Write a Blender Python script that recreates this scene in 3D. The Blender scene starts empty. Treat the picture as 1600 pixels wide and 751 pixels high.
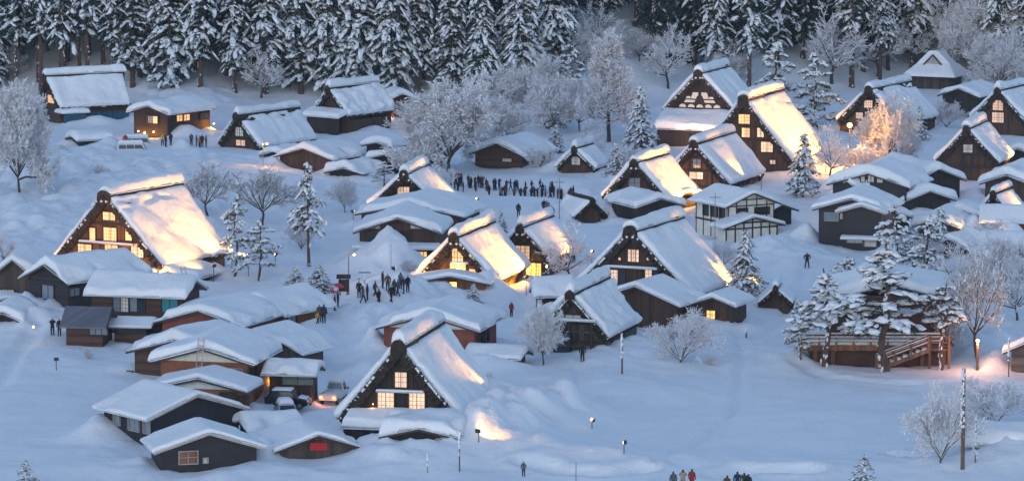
import bpy, math, random
import numpy as np
from mathutils import Vector, Matrix

random.seed(7)
RNG = np.random.default_rng(11)
R = math.radians
scene = bpy.context.scene
COL = scene.collection

# ------------------------------------------------------------------ camera
FPX, CH, HOR = 6750.0, 59.5, -479.0          # focal length in photo pixels, height, horizon row
PITCH = math.atan((375.5 - HOR) / FPX)
cam_data = bpy.data.cameras.new('camera')
cam = bpy.data.objects.new('camera', cam_data)
COL.objects.link(cam)
cam.location = (0, 0, CH)
cam.rotation_euler = (math.pi / 2 - PITCH, 0, 0)
cam_data.sensor_width = 36.0
cam_data.lens = 36.0 * FPX / 1600.0
cam_data.clip_start = 1.0
cam_data.clip_end = 6000.0
scene.camera = cam

# ------------------------------------------------------------------ sky, sun, exposure (dusk, overcast)
SUN_EL, SUN_ROT = R(16), R(200)
world = bpy.data.worlds.new('World')
scene.world = world
world.use_nodes = True
wn = world.node_tree
wn.nodes.clear()
w_out = wn.nodes.new('ShaderNodeOutputWorld')
w_bg = wn.nodes.new('ShaderNodeBackground')
w_sky = wn.nodes.new('ShaderNodeTexSky')
w_sky.sky_type = 'NISHITA'
w_sky.sun_disc = False
w_sky.sun_elevation = SUN_EL
w_sky.sun_rotation = SUN_ROT
w_sky.air_density = 1.0
w_sky.dust_density = 0.3
w_sky.ozone_density = 2.2
w_bg.inputs['Strength'].default_value = 0.11
wn.links.new(w_sky.outputs[0], w_bg.inputs[0])
wn.links.new(w_bg.outputs[0], w_out.inputs[0])
sun_data = bpy.data.lights.new('sun', 'SUN')
sun_data.energy = 0.3
sun_data.angle = R(90)
sun_data.color = (1.0, 0.93, 0.88)
sun = bpy.data.objects.new('sun', sun_data)
COL.objects.link(sun)
sd = Vector((math.sin(SUN_ROT) * math.cos(SUN_EL), math.cos(SUN_ROT) * math.cos(SUN_EL), math.sin(SUN_EL)))
sun.rotation_euler = sd.to_track_quat('Z', 'Y').to_euler()
vs = scene.view_settings
vs.view_transform = 'Standard'
vs.look = 'None'
vs.exposure = 1.03
vs.gamma = 1.0
vs.use_curve_mapping = False
scene.cycles.use_denoising = True
scene.cycles.max_bounces = 6
scene.cycles.diffuse_bounces = 3
scene.cycles.sample_clamp_indirect = 4.0
scene.cycles.caustics_reflective = False
scene.cycles.caustics_refractive = False

# ------------------------------------------------------------------ photo pixel -> place
def ray(px, py):
    dx = (px - 800.0) / FPX
    dy = (375.5 - py) / FPX
    cp, sp = math.cos(PITCH), math.sin(PITCH)
    return Vector((dx, cp + dy * sp, -sp + dy * cp))

def P(px, py, z=0.0):
    d = ray(px, py)
    t = (z - CH) / d.z
    return Vector((d.x * t, d.y * t, z))

def zat(px, py, Y):
    d = ray(px, py)
    return CH + d.z * Y / d.y

def S(py):                       # photo pixels per metre on the ground at row py
    return (py - HOR) / CH

# ------------------------------------------------------------------ numpy noise
def _hash(ix, iy, seed):
    h = (ix * 374761393 + iy * 668265263 + seed * 974711) & 0xffffffff
    h = ((h ^ (h >> 13)) * 1274126177) & 0xffffffff
    return ((h ^ (h >> 16)) & 0xffff) / 65535.0

def vnoise(x, y, seed=0):
    x = np.asarray(x, float); y = np.asarray(y, float)
    ix = np.floor(x).astype(np.int64); iy = np.floor(y).astype(np.int64)
    fx = x - ix; fy = y - iy
    fx = fx * fx * (3 - 2 * fx); fy = fy * fy * (3 - 2 * fy)
    a = _hash(ix, iy, seed); b = _hash(ix + 1, iy, seed)
    c = _hash(ix, iy + 1, seed); d = _hash(ix + 1, iy + 1, seed)
    return (a + (b - a) * fx) * (1 - fy) + (c + (d - c) * fx) * fy - 0.5

def fbm(x, y, seed=0, o=3):
    v = 0; amp = 1.0
    for i in range(o):
        v = v + amp * vnoise(x * 2 ** i, y * 2 ** i, seed + i * 17)
        amp *= 0.5
    return v

# ------------------------------------------------------------------ materials
MATS = {}
def nmat(name):
    m = bpy.data.materials.new(name)
    m.use_nodes = True
    nt = m.node_tree
    MATS[name] = m
    return m, nt, nt.nodes['Principled BSDF']

def simple(name, c, rough=0.7, noise=0.0, nscale=3.0, bump=0.0, bscale=20.0, stretch=(1, 1, 1), metal=0.0):
    m, nt, b = nmat(name)
    b.inputs['Roughness'].default_value = rough
    b.inputs['Metallic'].default_value = metal
    b.inputs['Base Color'].default_value = (*c, 1)
    if noise or bump:
        tc = nt.nodes.new('ShaderNodeTexCoord')
        mp = nt.nodes.new('ShaderNodeMapping')
        mp.inputs['Scale'].default_value = stretch
        nt.links.new(tc.outputs['Object'], mp.inputs[0])
    if noise:
        n = nt.nodes.new('ShaderNodeTexNoise')
        n.inputs['Scale'].default_value = nscale
        n.inputs['Detail'].default_value = 5
        nt.links.new(mp.outputs[0], n.inputs['Vector'])
        r = nt.nodes.new('ShaderNodeValToRGB')
        r.color_ramp.elements[0].position = 0.3
        r.color_ramp.elements[1].position = 0.7
        r.color_ramp.elements[0].color = (*[v * (1 - noise) for v in c], 1)
        r.color_ramp.elements[1].color = (*[min(1, v * (1 + noise)) for v in c], 1)
        nt.links.new(n.outputs[0], r.inputs[0])
        nt.links.new(r.outputs[0], b.inputs['Base Color'])
    if bump:
        n2 = nt.nodes.new('ShaderNodeTexNoise')
        n2.inputs['Scale'].default_value = bscale
        n2.inputs['Detail'].default_value = 4
        nt.links.new(mp.outputs[0], n2.inputs['Vector'])
        bp = nt.nodes.new('ShaderNodeBump')
        bp.inputs['Strength'].default_value = bump
        bp.inputs['Distance'].default_value = 0.1
        nt.links.new(n2.outputs[0], bp.inputs['Height'])
        nt.links.new(bp.outputs[0], b.inputs['Normal'])
    return m

def planks(name, c, width=0.25, horizontal=False, var=0.45, rough=0.8):
    """boards as a material: far too small in the picture to build one by one"""
    m, nt, b = nmat(name)
    b.inputs['Roughness'].default_value = rough
    tc = nt.nodes.new('ShaderNodeTexCoord')
    sx = nt.nodes.new('ShaderNodeSeparateXYZ')
    nt.links.new(tc.outputs['Object'], sx.inputs[0])
    if horizontal:
        src = sx.outputs['Z']
    else:
        ad = nt.nodes.new('ShaderNodeMath'); ad.operation = 'ADD'
        nt.links.new(sx.outputs['X'], ad.inputs[0]); nt.links.new(sx.outputs['Y'], ad.inputs[1])
        src = ad.outputs[0]
    dv = nt.nodes.new('ShaderNodeMath'); dv.operation = 'DIVIDE'; dv.inputs[1].default_value = width
    nt.links.new(src, dv.inputs[0])
    fl = nt.nodes.new('ShaderNodeMath'); fl.operation = 'FLOOR'
    nt.links.new(dv.outputs[0], fl.inputs[0])
    wn_ = nt.nodes.new('ShaderNodeTexWhiteNoise'); wn_.noise_dimensions = '1D'
    nt.links.new(fl.outputs[0], wn_.inputs['W'])
    ns = nt.nodes.new('ShaderNodeTexNoise'); ns.inputs['Scale'].default_value = 2.2; ns.inputs['Detail'].default_value = 6
    mp = nt.nodes.new('ShaderNodeMapping')
    mp.inputs['Scale'].default_value = (1, 1, 3.0) if horizontal else (3, 3, .5)
    nt.links.new(tc.outputs['Object'], mp.inputs[0]); nt.links.new(mp.outputs[0], ns.inputs['Vector'])
    mx = nt.nodes.new('ShaderNodeMath'); mx.operation = 'MULTIPLY_ADD'
    mx.inputs[1].default_value = 0.55
    nt.links.new(wn_.outputs['Value'], mx.inputs[0]); 
    m2 = nt.nodes.new('ShaderNodeMath'); m2.operation = 'MULTIPLY'; m2.inputs[1].default_value = 0.55
    nt.links.new(ns.outputs[0], m2.inputs[0]); nt.links.new(m2.outputs[0], mx.inputs[2])
    r = nt.nodes.new('ShaderNodeValToRGB')
    r.color_ramp.elements[0].position = 0.15; r.color_ramp.elements[1].position = 0.85
    r.color_ramp.elements[0].color = (*[v * (1 - var) for v in c], 1)
    r.color_ramp.elements[1].color = (*[v * (1 + var) for v in c], 1)
    nt.links.new(mx.outputs[0], r.inputs[0]); nt.links.new(r.outputs[0], b.inputs['Base Color'])
    fr = nt.nodes.new('ShaderNodeMath'); fr.operation = 'FRACT'
    nt.links.new(dv.outputs[0], fr.inputs[0])
    gt = nt.nodes.new('ShaderNodeMath'); gt.operation = 'GREATER_THAN'; gt.inputs[1].default_value = 0.12
    nt.links.new(fr.outputs[0], gt.inputs[0])
    bp = nt.nodes.new('ShaderNodeBump'); bp.inputs['Strength'].default_value = 0.6; bp.inputs['Distance'].default_value = 0.03
    nt.links.new(gt.outputs[0], bp.inputs['Height']); nt.links.new(bp.outputs[0], b.inputs['Normal'])
    return m

def glow(name, c, strength, noise=0.35):
    m, nt, b = nmat(name)
    b.inputs['Base Color'].default_value = (.6, .5, .4, 1)
    b.inputs['Roughness'].default_value = 0.5
    tc = nt.nodes.new('ShaderNodeTexCoord')
    n = nt.nodes.new('ShaderNodeTexNoise'); n.inputs['Scale'].default_value = 1.1; n.inputs['Detail'].default_value = 3
    nt.links.new(tc.outputs['Object'], n.inputs['Vector'])
    mr = nt.nodes.new('ShaderNodeMapRange')
    mr.inputs['From Min'].default_value = 0.3; mr.inputs['From Max'].default_value = 0.7
    mr.inputs['To Min'].default_value = strength * (1 - noise); mr.inputs['To Max'].default_value = strength * (1 + noise)
    nt.links.new(n.outputs[0], mr.inputs[0])
    b.inputs['Emission Color'].default_value = (*c, 1)
    oi = nt.nodes.new('ShaderNodeObjectInfo')
    m3 = nt.nodes.new('ShaderNodeMapRange'); m3.inputs['To Min'].default_value = 1 - noise; m3.inputs['To Max'].default_value = 1 + noise * .6
    nt.links.new(oi.outputs['Random'], m3.inputs[0])
    m4 = nt.nodes.new('ShaderNodeMath'); m4.operation = 'MULTIPLY'
    nt.links.new(mr.outputs[0], m4.inputs[0]); nt.links.new(m3.outputs[0], m4.inputs[1])
    nt.links.new(m4.outputs[0], b.inputs['Emission Strength'])
    return m

# snow: bright, matt, slightly lumpy
def snow_mat(name, c, bump, bscale, big=0.0):
    m, nt, b = nmat(name)
    b.inputs['Roughness'].default_value = 0.65
    b.inputs['Specular IOR Level'].default_value = 0.25
    tc = nt.nodes.new('ShaderNodeTexCoord')
    n = nt.nodes.new('ShaderNodeTexNoise'); n.inputs['Scale'].default_value = 0.35; n.inputs['Detail'].default_value = 6
    nt.links.new(tc.outputs['Object'], n.inputs['Vector'])
    r = nt.nodes.new('ShaderNodeValToRGB')
    r.color_ramp.elements[0].position = 0.3; r.color_ramp.elements[1].position = 0.7
    r.color_ramp.elements[0].color = (*[v * 0.93 for v in c], 1); r.color_ramp.elements[1].color = (*c, 1)
    nt.links.new(n.outputs[0], r.inputs[0]); nt.links.new(r.outputs[0], b.inputs['Base Color'])
    n2 = nt.nodes.new('ShaderNodeTexNoise'); n2.inputs['Scale'].default_value = bscale; n2.inputs['Detail'].default_value = 5
    n2.inputs['Roughness'].default_value = 0.6
    nt.links.new(tc.outputs['Object'], n2.inputs['Vector'])
    bp = nt.nodes.new('ShaderNodeBump'); bp.inputs['Strength'].default_value = bump; bp.inputs['Distance'].default_value = 0.25
    nt.links.new(n2.outputs[0], bp.inputs['Height'])
    n3 = nt.nodes.new('ShaderNodeTexNoise'); n3.inputs['Scale'].default_value = bscale * 4.3; n3.inputs['Detail'].default_value = 4
    nt.links.new(tc.outputs['Object'], n3.inputs['Vector'])
    b2 = nt.nodes.new('ShaderNodeBump'); b2.inputs['Strength'].default_value = bump; b2.inputs['Distance'].default_value = 0.09
    nt.links.new(n3.outputs[0], b2.inputs['Height']); nt.links.new(bp.outputs[0], b2.inputs['Normal'])
    nt.links.new(b2.outputs[0], b.inputs['Normal'])
    return m

snow_mat('snow_ground', (.84, .86, .90), 0.5, 0.8)
snow_mat('snow_roof', (.86, .87, .90), 0.5, 1.4)
snow_mat('snow_tree', (.84, .86, .90), 0.2, 3.0)
simple('thatch', (.042, .029, .023), 0.95, 0.6, 2.5, 0.9, 9.0, (1.5, 1.5, 1.5))
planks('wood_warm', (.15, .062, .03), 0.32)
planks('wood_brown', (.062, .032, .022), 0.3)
planks('wood_dark', (.026, .018, .017), 0.3)
planks('wood_grey', (.075, .055, .047), 0.28)
planks('clap_dark', (.03, .027, .032), 0.22, True)
planks('clap_brown', (.075, .036, .026), 0.24, True)
planks('log_wall', (.11, .085, .07), 0.3, True)
simple('black_wall', (.018, .016, .021), 0.6, 0.25, 1.2)
simple('orange_wall', (.25, .085, .042), 0.8, 0.15, 1.5)
simple('red_wall', (.20, .055, .038), 0.8, 0.15, 1.5)
simple('deck_wall', (.085, .04, .03), 0.8, 0.25, .8)
planks('deck_wood', (.22, .10, .06), 0.3)
simple('plaster', (.72, .68, .60), 0.85, 0.12, 1.5)
simple('timber', (.035, .024, .02), 0.8, 0.3, 3)
simple('trim', (.05, .038, .034), 0.7, 0.2, 3)
simple('trim_pale', (.42, .36, .33), 0.7, 0.2, 3)
simple('roof_metal', (.06, .055, .06), 0.5, 0.2, 2)
planks('roof_ribbed', (.13, .13, .16), 0.35, False, 0.2, 0.45)
simple('tarp_blue', (.012, .075, .13), 0.5, 0.3, 1.2, 0.5, 2.0)
simple('shutter_green', (.17, .21, .19), 0.6, 0.15, 2)
simple('frame_wood', (.05, .03, .022), 0.7)
simple('frame_metal', (.35, .34, .34), 0.5)
simple('paper', (.78, .70, .62), 0.8, 0.05, 1.5)
simple('glass_dark', (.03, .04, .05), 0.12)
simple('glass_teal', (.03, .22, .28), 0.2)
simple('glass_blue', (.22, .27, .33), 0.15)
glow('lit_warm', (1.0, .47, .13), 0.6)
glow('lit_pale', (1.0, .60, .36), 0.42)
glow('lit_dim', (1.0, .54, .34), 0.28)
glow('lit_yellow', (1.0, .50, .07), .8)
glow('bulb', (1.0, .60, .20), 4.0, 0.0)
glow('bulb_strong', (1.0, .58, .14), 2.6, 0.0)
glow('tail_light', (1.0, .22, .03), 2.5, 0.0)
simple('bark', (.075, .055, .048), 0.95, 0.35, 3, 0.5, 6, (3, 3, .7))
simple('bark_cedar', (.10, .062, .048), 0.95, 0.35, 3, 0.5, 6, (3, 3, .6))
simple('twig', (.20, .15, .145), 0.95)
simple('twig_frost', (.56, .51, .53), 0.95)
simple('needles', (.018, .036, .034), 0.9, 0.4, 1.5)
simple('needles_pine', (.030, .046, .030), 0.9, 0.4, 1.5)
simple('metal_grey', (.22, .22, .23), 0.45, metal=0.6)
simple('metal_dark', (.03, .03, .035), 0.5)
simple('rubber', (.015, .015, .016), 0.9)
simple('pole_wood', (.16, .10, .07), 0.9, 0.35, 3, 0.4, 8, (4, 4, .5))

# ------------------------------------------------------------------ mesh collector
class MB:
    def __init__(s):
        s.v = []; s.f = []; s.m = []; s.n = 0
    def add(s, v, f, mi=0):
        v = np.asarray(v, float).reshape(-1, 3)
        s.v.append(v)
        for q in f:
            s.f.append(tuple(int(i) + s.n for i in q))
        s.m.extend([mi] * len(f))
        s.n += len(v)
        return s
    def addnp(s, v, f, mi=0):           # f: int array (n,k)
        v = np.asarray(v, float).reshape(-1, 3)
        s.v.append(v)
        s.f.extend(map(tuple, (f + s.n).tolist()))
        s.m.extend([mi] * len(f))
        s.n += len(v)
        return s
    def box(s, x0, x1, y0, y1, z0, z1, mi=0):
        v = [(x0, y0, z0), (x1, y0, z0), (x1, y1, z0), (x0, y1, z0), (x0, y0, z1), (x1, y0, z1), (x1, y1, z1), (x0, y1, z1)]
        return s.add(v, [(0, 3, 2, 1), (4, 5, 6, 7), (0, 1, 5, 4), (1, 2, 6, 5), (2, 3, 7, 6), (3, 0, 4, 7)], mi)
    def bar(s, a, b, w, h, mi=0):       # square bar between two points
        a = Vector(a); b = Vector(b); d = (b - a).normalized()
        up = Vector((0, 0, 1)) if abs(d.z) < .9 else Vector((0, 1, 0))
        x = d.cross(up).normalized() * w / 2; y = x.cross(d).normalized() * h / 2
        v = [a - x - y, a + x - y, a + x + y, a - x + y, b - x - y, b + x - y, b + x + y, b - x + y]
        return s.add([tuple(q) for q in v], [(0, 3, 2, 1), (4, 5, 6, 7), (0, 1, 5, 4), (1, 2, 6, 5), (2, 3, 7, 6), (3, 0, 4, 7)], mi)
    def tube(s, a, b, r0, r1, n=8, mi=0):
        a = Vector(a); b = Vector(b); d = (b - a).normalized()
        up = Vector((0, 0, 1)) if abs(d.z) < .9 else Vector((0, 1, 0))
        x = d.cross(up).normalized(); y = x.cross(d).normalized()
        v = []
        for c, r in ((a, r0), (b, r1)):
            for k in range(n):
                q = 2 * math.pi * k / n
                v.append(tuple(c + x * r * math.cos(q) + y * r * math.sin(q)))
        f = [(k, (k + 1) % n, n + (k + 1) % n, n + k) for k in range(n)]
        f.append(tuple(range(n - 1, -1, -1))); f.append(tuple(range(n, 2 * n)))
        return s.add(v, f, mi)
    def shell(s, top, bot, mi=0):
        nu, nv = top.shape[:2]
        idx = np.arange(nu * nv).reshape(nu, nv)
        N = nu * nv
        q = np.stack([idx[:-1, :-1], idx[1:, :-1], idx[1:, 1:], idx[:-1, 1:]], -1).reshape(-1, 4)
        qb = q[:, ::-1] + N
        fs = [q, qb]
        for e in (idx[:, 0][::-1], idx[:, -1], idx[0, :], idx[-1, :][::-1]):
            fs.append(np.stack([e[:-1], e[1:], e[1:] + N, e[:-1] + N], -1)[:, ::-1])
        return s.addnp(np.concatenate([top.reshape(-1, 3), bot.reshape(-1, 3)]), np.concatenate(fs), mi)
    def mesh(s, name, mats, smooth=False):
        me = bpy.data.meshes.new(name)
        v = np.concatenate(s.v) if s.v else np.zeros((0, 3))
        me.from_pydata(v.tolist(), [], s.f)
        for m in mats:
            me.materials.append(MATS[m] if isinstance(m, str) else m)
        if len(mats) > 1:
            me.polygons.foreach_set('material_index', s.m)
        if smooth:
            me.polygons.foreach_set('use_smooth', [True] * len(me.polygons))
        me.update()
        return me
    def build(s, name, mats, parent=None, smooth=False):
        if not isinstance(mats, (list, tuple)):
            mats = [mats]
        o = bpy.data.objects.new(name, s.mesh(name, mats, smooth))
        COL.objects.link(o)
        if parent is not None:
            o.parent = parent
        return o

def empty(name, loc, rz=0.0, parent=None):
    o = bpy.data.objects.new(name, None)
    o.empty_display_size = 0.3
    COL.objects.link(o)
    o.location = loc
    o.rotation_euler = (0, 0, rz)
    if parent is not None:
        o.parent = parent
    return o

def tag(o, label=None, cat=None, group=None, kind=None):
    if label: o['label'] = label
    if cat: o['category'] = cat
    if group: o['group'] = group
    if kind: o['kind'] = kind
    return o

def copy_tree(o, parent=None):
    c = o.copy()
    COL.objects.link(c)
    if parent is not None:
        c.parent = parent
    for ch in list(o.children):
        copy_tree(ch, c)
    return c

# ------------------------------------------------------------------ terrain
MOUNDS = []      # (x, y, rx, ry, h)
def mound(px, py, rx, ry, h):
    p = P(px, py)
    MOUNDS.append((p.x, p.y, rx, ry, h))
DITCH = []       # trodden paths and ditches: polylines, half width, depth
def ditch(pts, w, depth):
    DITCH.append(([tuple(P(*q)[:2]) for q in pts], w, depth))

def hill_start(x, y=None):
    b = 638 + 9 * np.sin(x * .05 + 1.0)
    b = b - 26 * np.exp(-((x - 5) / 22.0) ** 2)
    b = b + 30 * np.exp(-((x - 66) / 20.0) ** 2)
    return b

def terrain(x, y, detail=True, mounds=True):
    x = np.asarray(x, float); y = np.asarray(y, float)
    z = 0.35 * fbm(x / 14, y / 22, 3, 2)
    if detail:
        am = np.clip(.3 + 1.6 * (vnoise(x / 25, y / 35, 31) + .35), 0.25, 1)
        am = am * np.where((y < 372) & (x > -2) & (x < 32), .45, 1)
        z = z + 0.24 * fbm(x / 3.2, y / 4.5, 9, 3) * am
        z = z + 0.5 * am * (.25 - np.abs(vnoise(x / 6.5 + 3, y / 9, 47))) + .10 * am * fbm(x / 1.1, y / 1.4, 15, 2)
    h = np.clip(y - hill_start(x), 0, None)
    hh = np.sqrt(h * h + 64) - 8
    z = z + 58 * (1 - np.exp(-hh / 120)) + h / (h + 20) * 1.5 * fbm(x / 9, y / 9, 21, 2)
    side = np.clip(np.abs(x) - 95, 0, None)
    z = z + 22 * (1 - np.exp(-(side / 80) ** 2))
    if mounds and MOUNDS:
        rough = 1 + .5 * fbm(x / 1.6, y / 2.0, 61, 3)
        if np.ndim(x) == 0:
            M = np.array(MOUNDS)
            q = ((x - M[:, 0]) / M[:, 2]) ** 2 + ((y - M[:, 1]) / M[:, 3]) ** 2
            z = z + float((M[:, 4] * np.exp(-np.minimum(q, 40) * 1.2)).sum()) * rough
        else:                       # a grid: each heap touches only its own window
            add = np.zeros(x.shape)
            for (mx, my, rx, ry, mh) in MOUNDS:
                i0, i1 = np.searchsorted(x[:, 0], [mx - 2.6 * rx, mx + 2.6 * rx]); j0, j1 = np.searchsorted(y[0], [my - 2.6 * ry, my + 2.6 * ry])
                if i1 > i0 and j1 > j0:
                    q = ((x[i0:i1, j0:j1] - mx) / rx) ** 2 + ((y[i0:i1, j0:j1] - my) / ry) ** 2
                    add[i0:i1, j0:j1] += mh * np.exp(-q * 1.2)
            z = z + add * rough
    for pts, w, dep in DITCH:
        dmin = np.full(np.shape(x), 1e9)
        for (x0, y0), (x1, y1) in zip(pts[:-1], pts[1:]):
            dx, dy = x1 - x0, y1 - y0
            t = np.clip(((x - x0) * dx + (y - y0) * dy) / (dx * dx + dy * dy), 0, 1)
            dmin = np.minimum(dmin, np.hypot(x - x0 - t * dx, y - y0 - t * dy))
        e_ = np.exp(-(dmin / w) ** 4)
        z = z - dep * e_ + .16 * e_ * vnoise(x / .7, y / .8, 71) + .35 * dep * np.exp(-((dmin - 1.6 * w) / (.5 * w)) ** 2)
    return z

def G(px, py):                   # point of the snow surface seen at a photo pixel
    d = ray(px, py)
    p = P(px, py)
    if p.y > float(hill_start(p.x)) - 12:          # on the slope: walk along the line of sight
        y = np.arange(480.0, 760.0, 1.0)
        t = y / d.y
        zz = terrain(d.x * t, y, True, False)
        k = int(np.argmax(CH + d.z * t < zz))
        t = t[k]
        return Vector((d.x * t, d.y * t, float(terrain(d.x * t, d.y * t))))
    z = 0.0
    for _ in range(7):
        p = P(px, py, z)
        z = .5 * z + .5 * float(terrain(p.x, p.y))
    return Vector((p.x, p.y, float(terrain(p.x, p.y))))

# snow banks, ploughed heaps, paths
for m in [(606, 424, 4.4, 5, 3.6), (560, 500, 7, 14, 1.2), (530, 540, 6, 10, .9), (640, 722, 4.2, 6, 1.5), (790, 680, 3.2, 7, 2.4),
          (830, 668, 3.0, 6, 1.3), (745, 700, 2.2, 5, 1.2), (900, 720, 9, 5, .7), (1222, 405, 7, 10, 1.5), (1190, 408, 4, 9, .9),
          (1510, 545, 4, 10, 1.4), (60, 510, 4.5, 8, 1.7), (330, 330, 16, 30, 1.6), (60, 330, 14, 40, 2.5), (240, 285, 20, 25, 1.6),
          (945, 560, 6, 7, .9), (1160, 470, 4, 8, 1.3), (820, 345, 4, 12, .9), (660, 300, 5, 14, .6), (250, 142, 7, 14, 3.2),
          (310, 160, 8, 12, 2.0), (420, 742, 5, 4, .4), (330, 752, 5, 4, .4), (505, 748, 5, 4, .4), (150, 720, 7, 8, .4), (572, 722, 2.2, 4, .7),
          (1370, 735, 9, 5, .6), (1560, 715, 6, 8, 1.2), (1290, 205, 8, 20, .8), (300, 480, 5, 8, .8), (1100, 560, 9, 8, .5),
          (640, 470, 4, 10, 1.1), (705, 470, 6, 12, 1.2), (900, 300, 5, 12, 1.2), (590, 470, 5, 12, .8), (440, 440, 6, 12, .7),
          (860, 655, 2.2, 5, 1.0), (905, 650, 2.5, 6, .8), (1040, 725, 10, 5, .35), (1236, 560, 2.2, 5, 1.2), (120, 150, 6, 8, 1.0)]:
    mound(*m)
for m in [(885, 642, 3, 6, 1.3), (822, 702, 4, 5, .8), (768, 652, 2, 4, 1.2), (700, 708, 3, 4, .7), (960, 600, 4, 5, .5), (1040, 610, 6, 5, .35), (540, 590, 2.5, 6, .8), (520, 560, 3, 5, .7), (585, 560, 3, 6, 1.0)]:
    mound(*m)
mound(1370, 560, 8, 4, -.9)
LOOSE = []                       # heaps that must not bury house fronts: added once the houses stand
rb = np.random.default_rng(3)
for _ in range(230):
    px_, py_ = rb.uniform(-20, 1620), rb.uniform(150, 700)
    if (700 < px_ < 1420 and py_ > 560) or (px_ < 160 and py_ > 530) or (470 < px_ < 570 and py_ > 440) or (1230 < px_ < 1520 and 510 < py_ < 610): continue
    q_ = P(px_, py_); LOOSE.append((q_.x, q_.y, rb.uniform(1.6, 4.0), rb.uniform(2.0, 5.0), rb.uniform(.3, .9)))
ditch([(385, 700), (440, 640), (520, 628), (545, 560), (535, 500), (545, 462), (640, 462)], 1.5, .55)
ditch([(640, 306), (720, 300), (820, 308), (900, 314), (930, 350)], 1.6, .5)
ditch([(820, 730), (880, 742), (960, 745), (1010, 738)], 1.0, .55)
ditch([(1130, 747), (1170, 738), (1260, 741)], 1.2, .8)
ditch([(1010, 738), (1080, 700), (1150, 640), (1160, 560), (1150, 500)], .5, .22)
ditch([(905, 566), (900, 610), (850, 660)], .5, .25)
ditch([(440, 470), (470, 500), (500, 510), (535, 500)], .8, .4)
ditch([(1290, 420), (1261, 420)], .4, .2)
ditch([(300, 232), (330, 260), (300, 300), (330, 345), (440, 440)], .6, .3)
ditch([(900, 314), (1010, 300), (1020, 280)], .8, .35)
ditch([(1240, 400), (1200, 385), (1110, 400), (1080, 430)], .8, .35)
ditch([(1180, 545), (1290, 590), (1420, 600), (1530, 590), (1600, 600)], .8, .3)
ditch([(170, 240), (260, 234), (420, 262), (560, 290), (640, 306)], 1.4, .4)
ditch([(60, 520), (20, 560), (0, 600)], .8, .3)
ditch([(850, 330), (860, 350), (870, 420), (800, 495), (700, 480), (640, 465)], 1.0, .4)
ditch([(1261, 420), (1240, 470), (1200, 520), (1160, 540)], .5, .25)
ditch([(60, 520), (110, 516), (240, 540)], 1.2, .4)
ditch([(1395, 712), (1425, 722), (1450, 728)], .8, .8)

def axis(lo, hi, step, lo2, hi2):
    core = np.arange(lo, hi, step)
    k = np.cumsum(step * 1.35 ** np.arange(1, 40))
    left = lo - k[k < (lo - lo2)][::-1]
    right = core[-1] + k[k < (hi2 - core[-1])]
    return np.concatenate([left, core, right])
# ------------------------------------------------------------------ roof snow
def samples(a, b, step, r):
    """positions from a to b, finer near both ends so that snow edges round off"""
    L = b - a
    e = [x for x in (0, .06, .2, .45, .8, 1.2) if x * r < L * .45]
    e = [x * r for x in e]
    n = max(2, int((L - 2 * e[-1]) / step))
    mid = np.linspace(a + e[-1], b - e[-1], n + 1)
    return np.concatenate([[a + x for x in e[:-1]], mid, [b - x for x in e[:-1]][::-1]])

def edge_fac(c, a, b, r):
    d = np.minimum(c - a, b - c)
    k = np.clip(d / r, 0, 1)
    return np.sqrt(np.clip(1 - (1 - k) ** 2, 0.0, 1))

def pillow(mb, x0, x1, y0, y1, zf, th, seed, step=.38, lump=.16, sag=.25, wav=.34, brk=0.0):
    """thick snow lying on the surface z = zf(x, y) over a rectangle"""
    r = th * .62
    xs = samples(x0, x1, step, r); ys = samples(y0, y1, step, r)
    X, Y = np.meshgrid(xs, ys, indexing='ij')
    X = np.array(X); Y = np.array(Y)
    f = edge_fac(X, x0, x1, r) * edge_fac(Y, y0, y1, r)
    base = zf(X, Y)
    T = th * (f * (1 + .7 * min(1, th / .8) * fbm(X / 3.4 + seed, Y / 3.4, seed, 2)) + .02)
    T = T + lump * min(1, th / .5) * f * fbm(X / 1.1 + seed * 3.1, Y / 1.1, seed + 5, 3)
    if brk:                      # stretches of the eave where the slab has broken off
        exx = np.minimum(X - x0, x1 - X)
        nb_ = vnoise(Y / 1.9, (X > (x0 + x1) / 2) * 7.0 + seed, seed + 21) + .35 * vnoise(Y / .6, X * 0, seed + 22)
        m_ = np.clip((nb_ - .12) * 6, 0, 1) * np.clip((.55 + 1.6 * np.clip(nb_, 0, 1) - exx) * 5, 0, 1)
        T = T * (1 - .8 * brk * m_)
    # wavy outline and a drooping rim
    ex = np.minimum(X - x0, x1 - X); ey = np.minimum(Y - y0, y1 - Y)
    rim = np.clip(1 - np.minimum(ex, ey) / (r * 1.2), 0, 1)
    wav = wav * min(1, th / .6)
    wx = wav * (vnoise(Y / 1.4, X * 0 + seed, seed + 2) + .5 * vnoise(Y / .45, X * 0 + seed, seed + 6)); wy = wav * (vnoise(X / 1.4, Y * 0 + seed, seed + 3) + .5 * vnoise(X / .45, Y * 0 + seed, seed + 7))
    X2 = X + wx * rim * np.sign(X - (x0 + x1) / 2); Y2 = Y + wy * rim * np.sign(Y - (y0 + y1) / 2)
    bul = sag * rim * (1 - rim) * 2.0
    X2 = X2 + np.where(ex < ey, np.sign(X - (x0 + x1) / 2) * bul * th, 0)
    Y2 = Y2 + np.where(ey <= ex, np.sign(Y - (y0 + y1) / 2) * bul * th, 0)
    top = np.stack([X2, Y2, base + T], -1)
    bot = np.stack([X, Y, base - .03 - .05 * rim], -1)
    mb.shell(top, bot)
    return mb

# ------------------------------------------------------------------ windows
def w2l(root_loc, a, v):         # world -> house axes
    d = v - root_loc
    return Vector((d.x * math.cos(a) - d.y * math.sin(a), d.x * math.sin(a) + d.y * math.cos(a), d.z))

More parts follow.
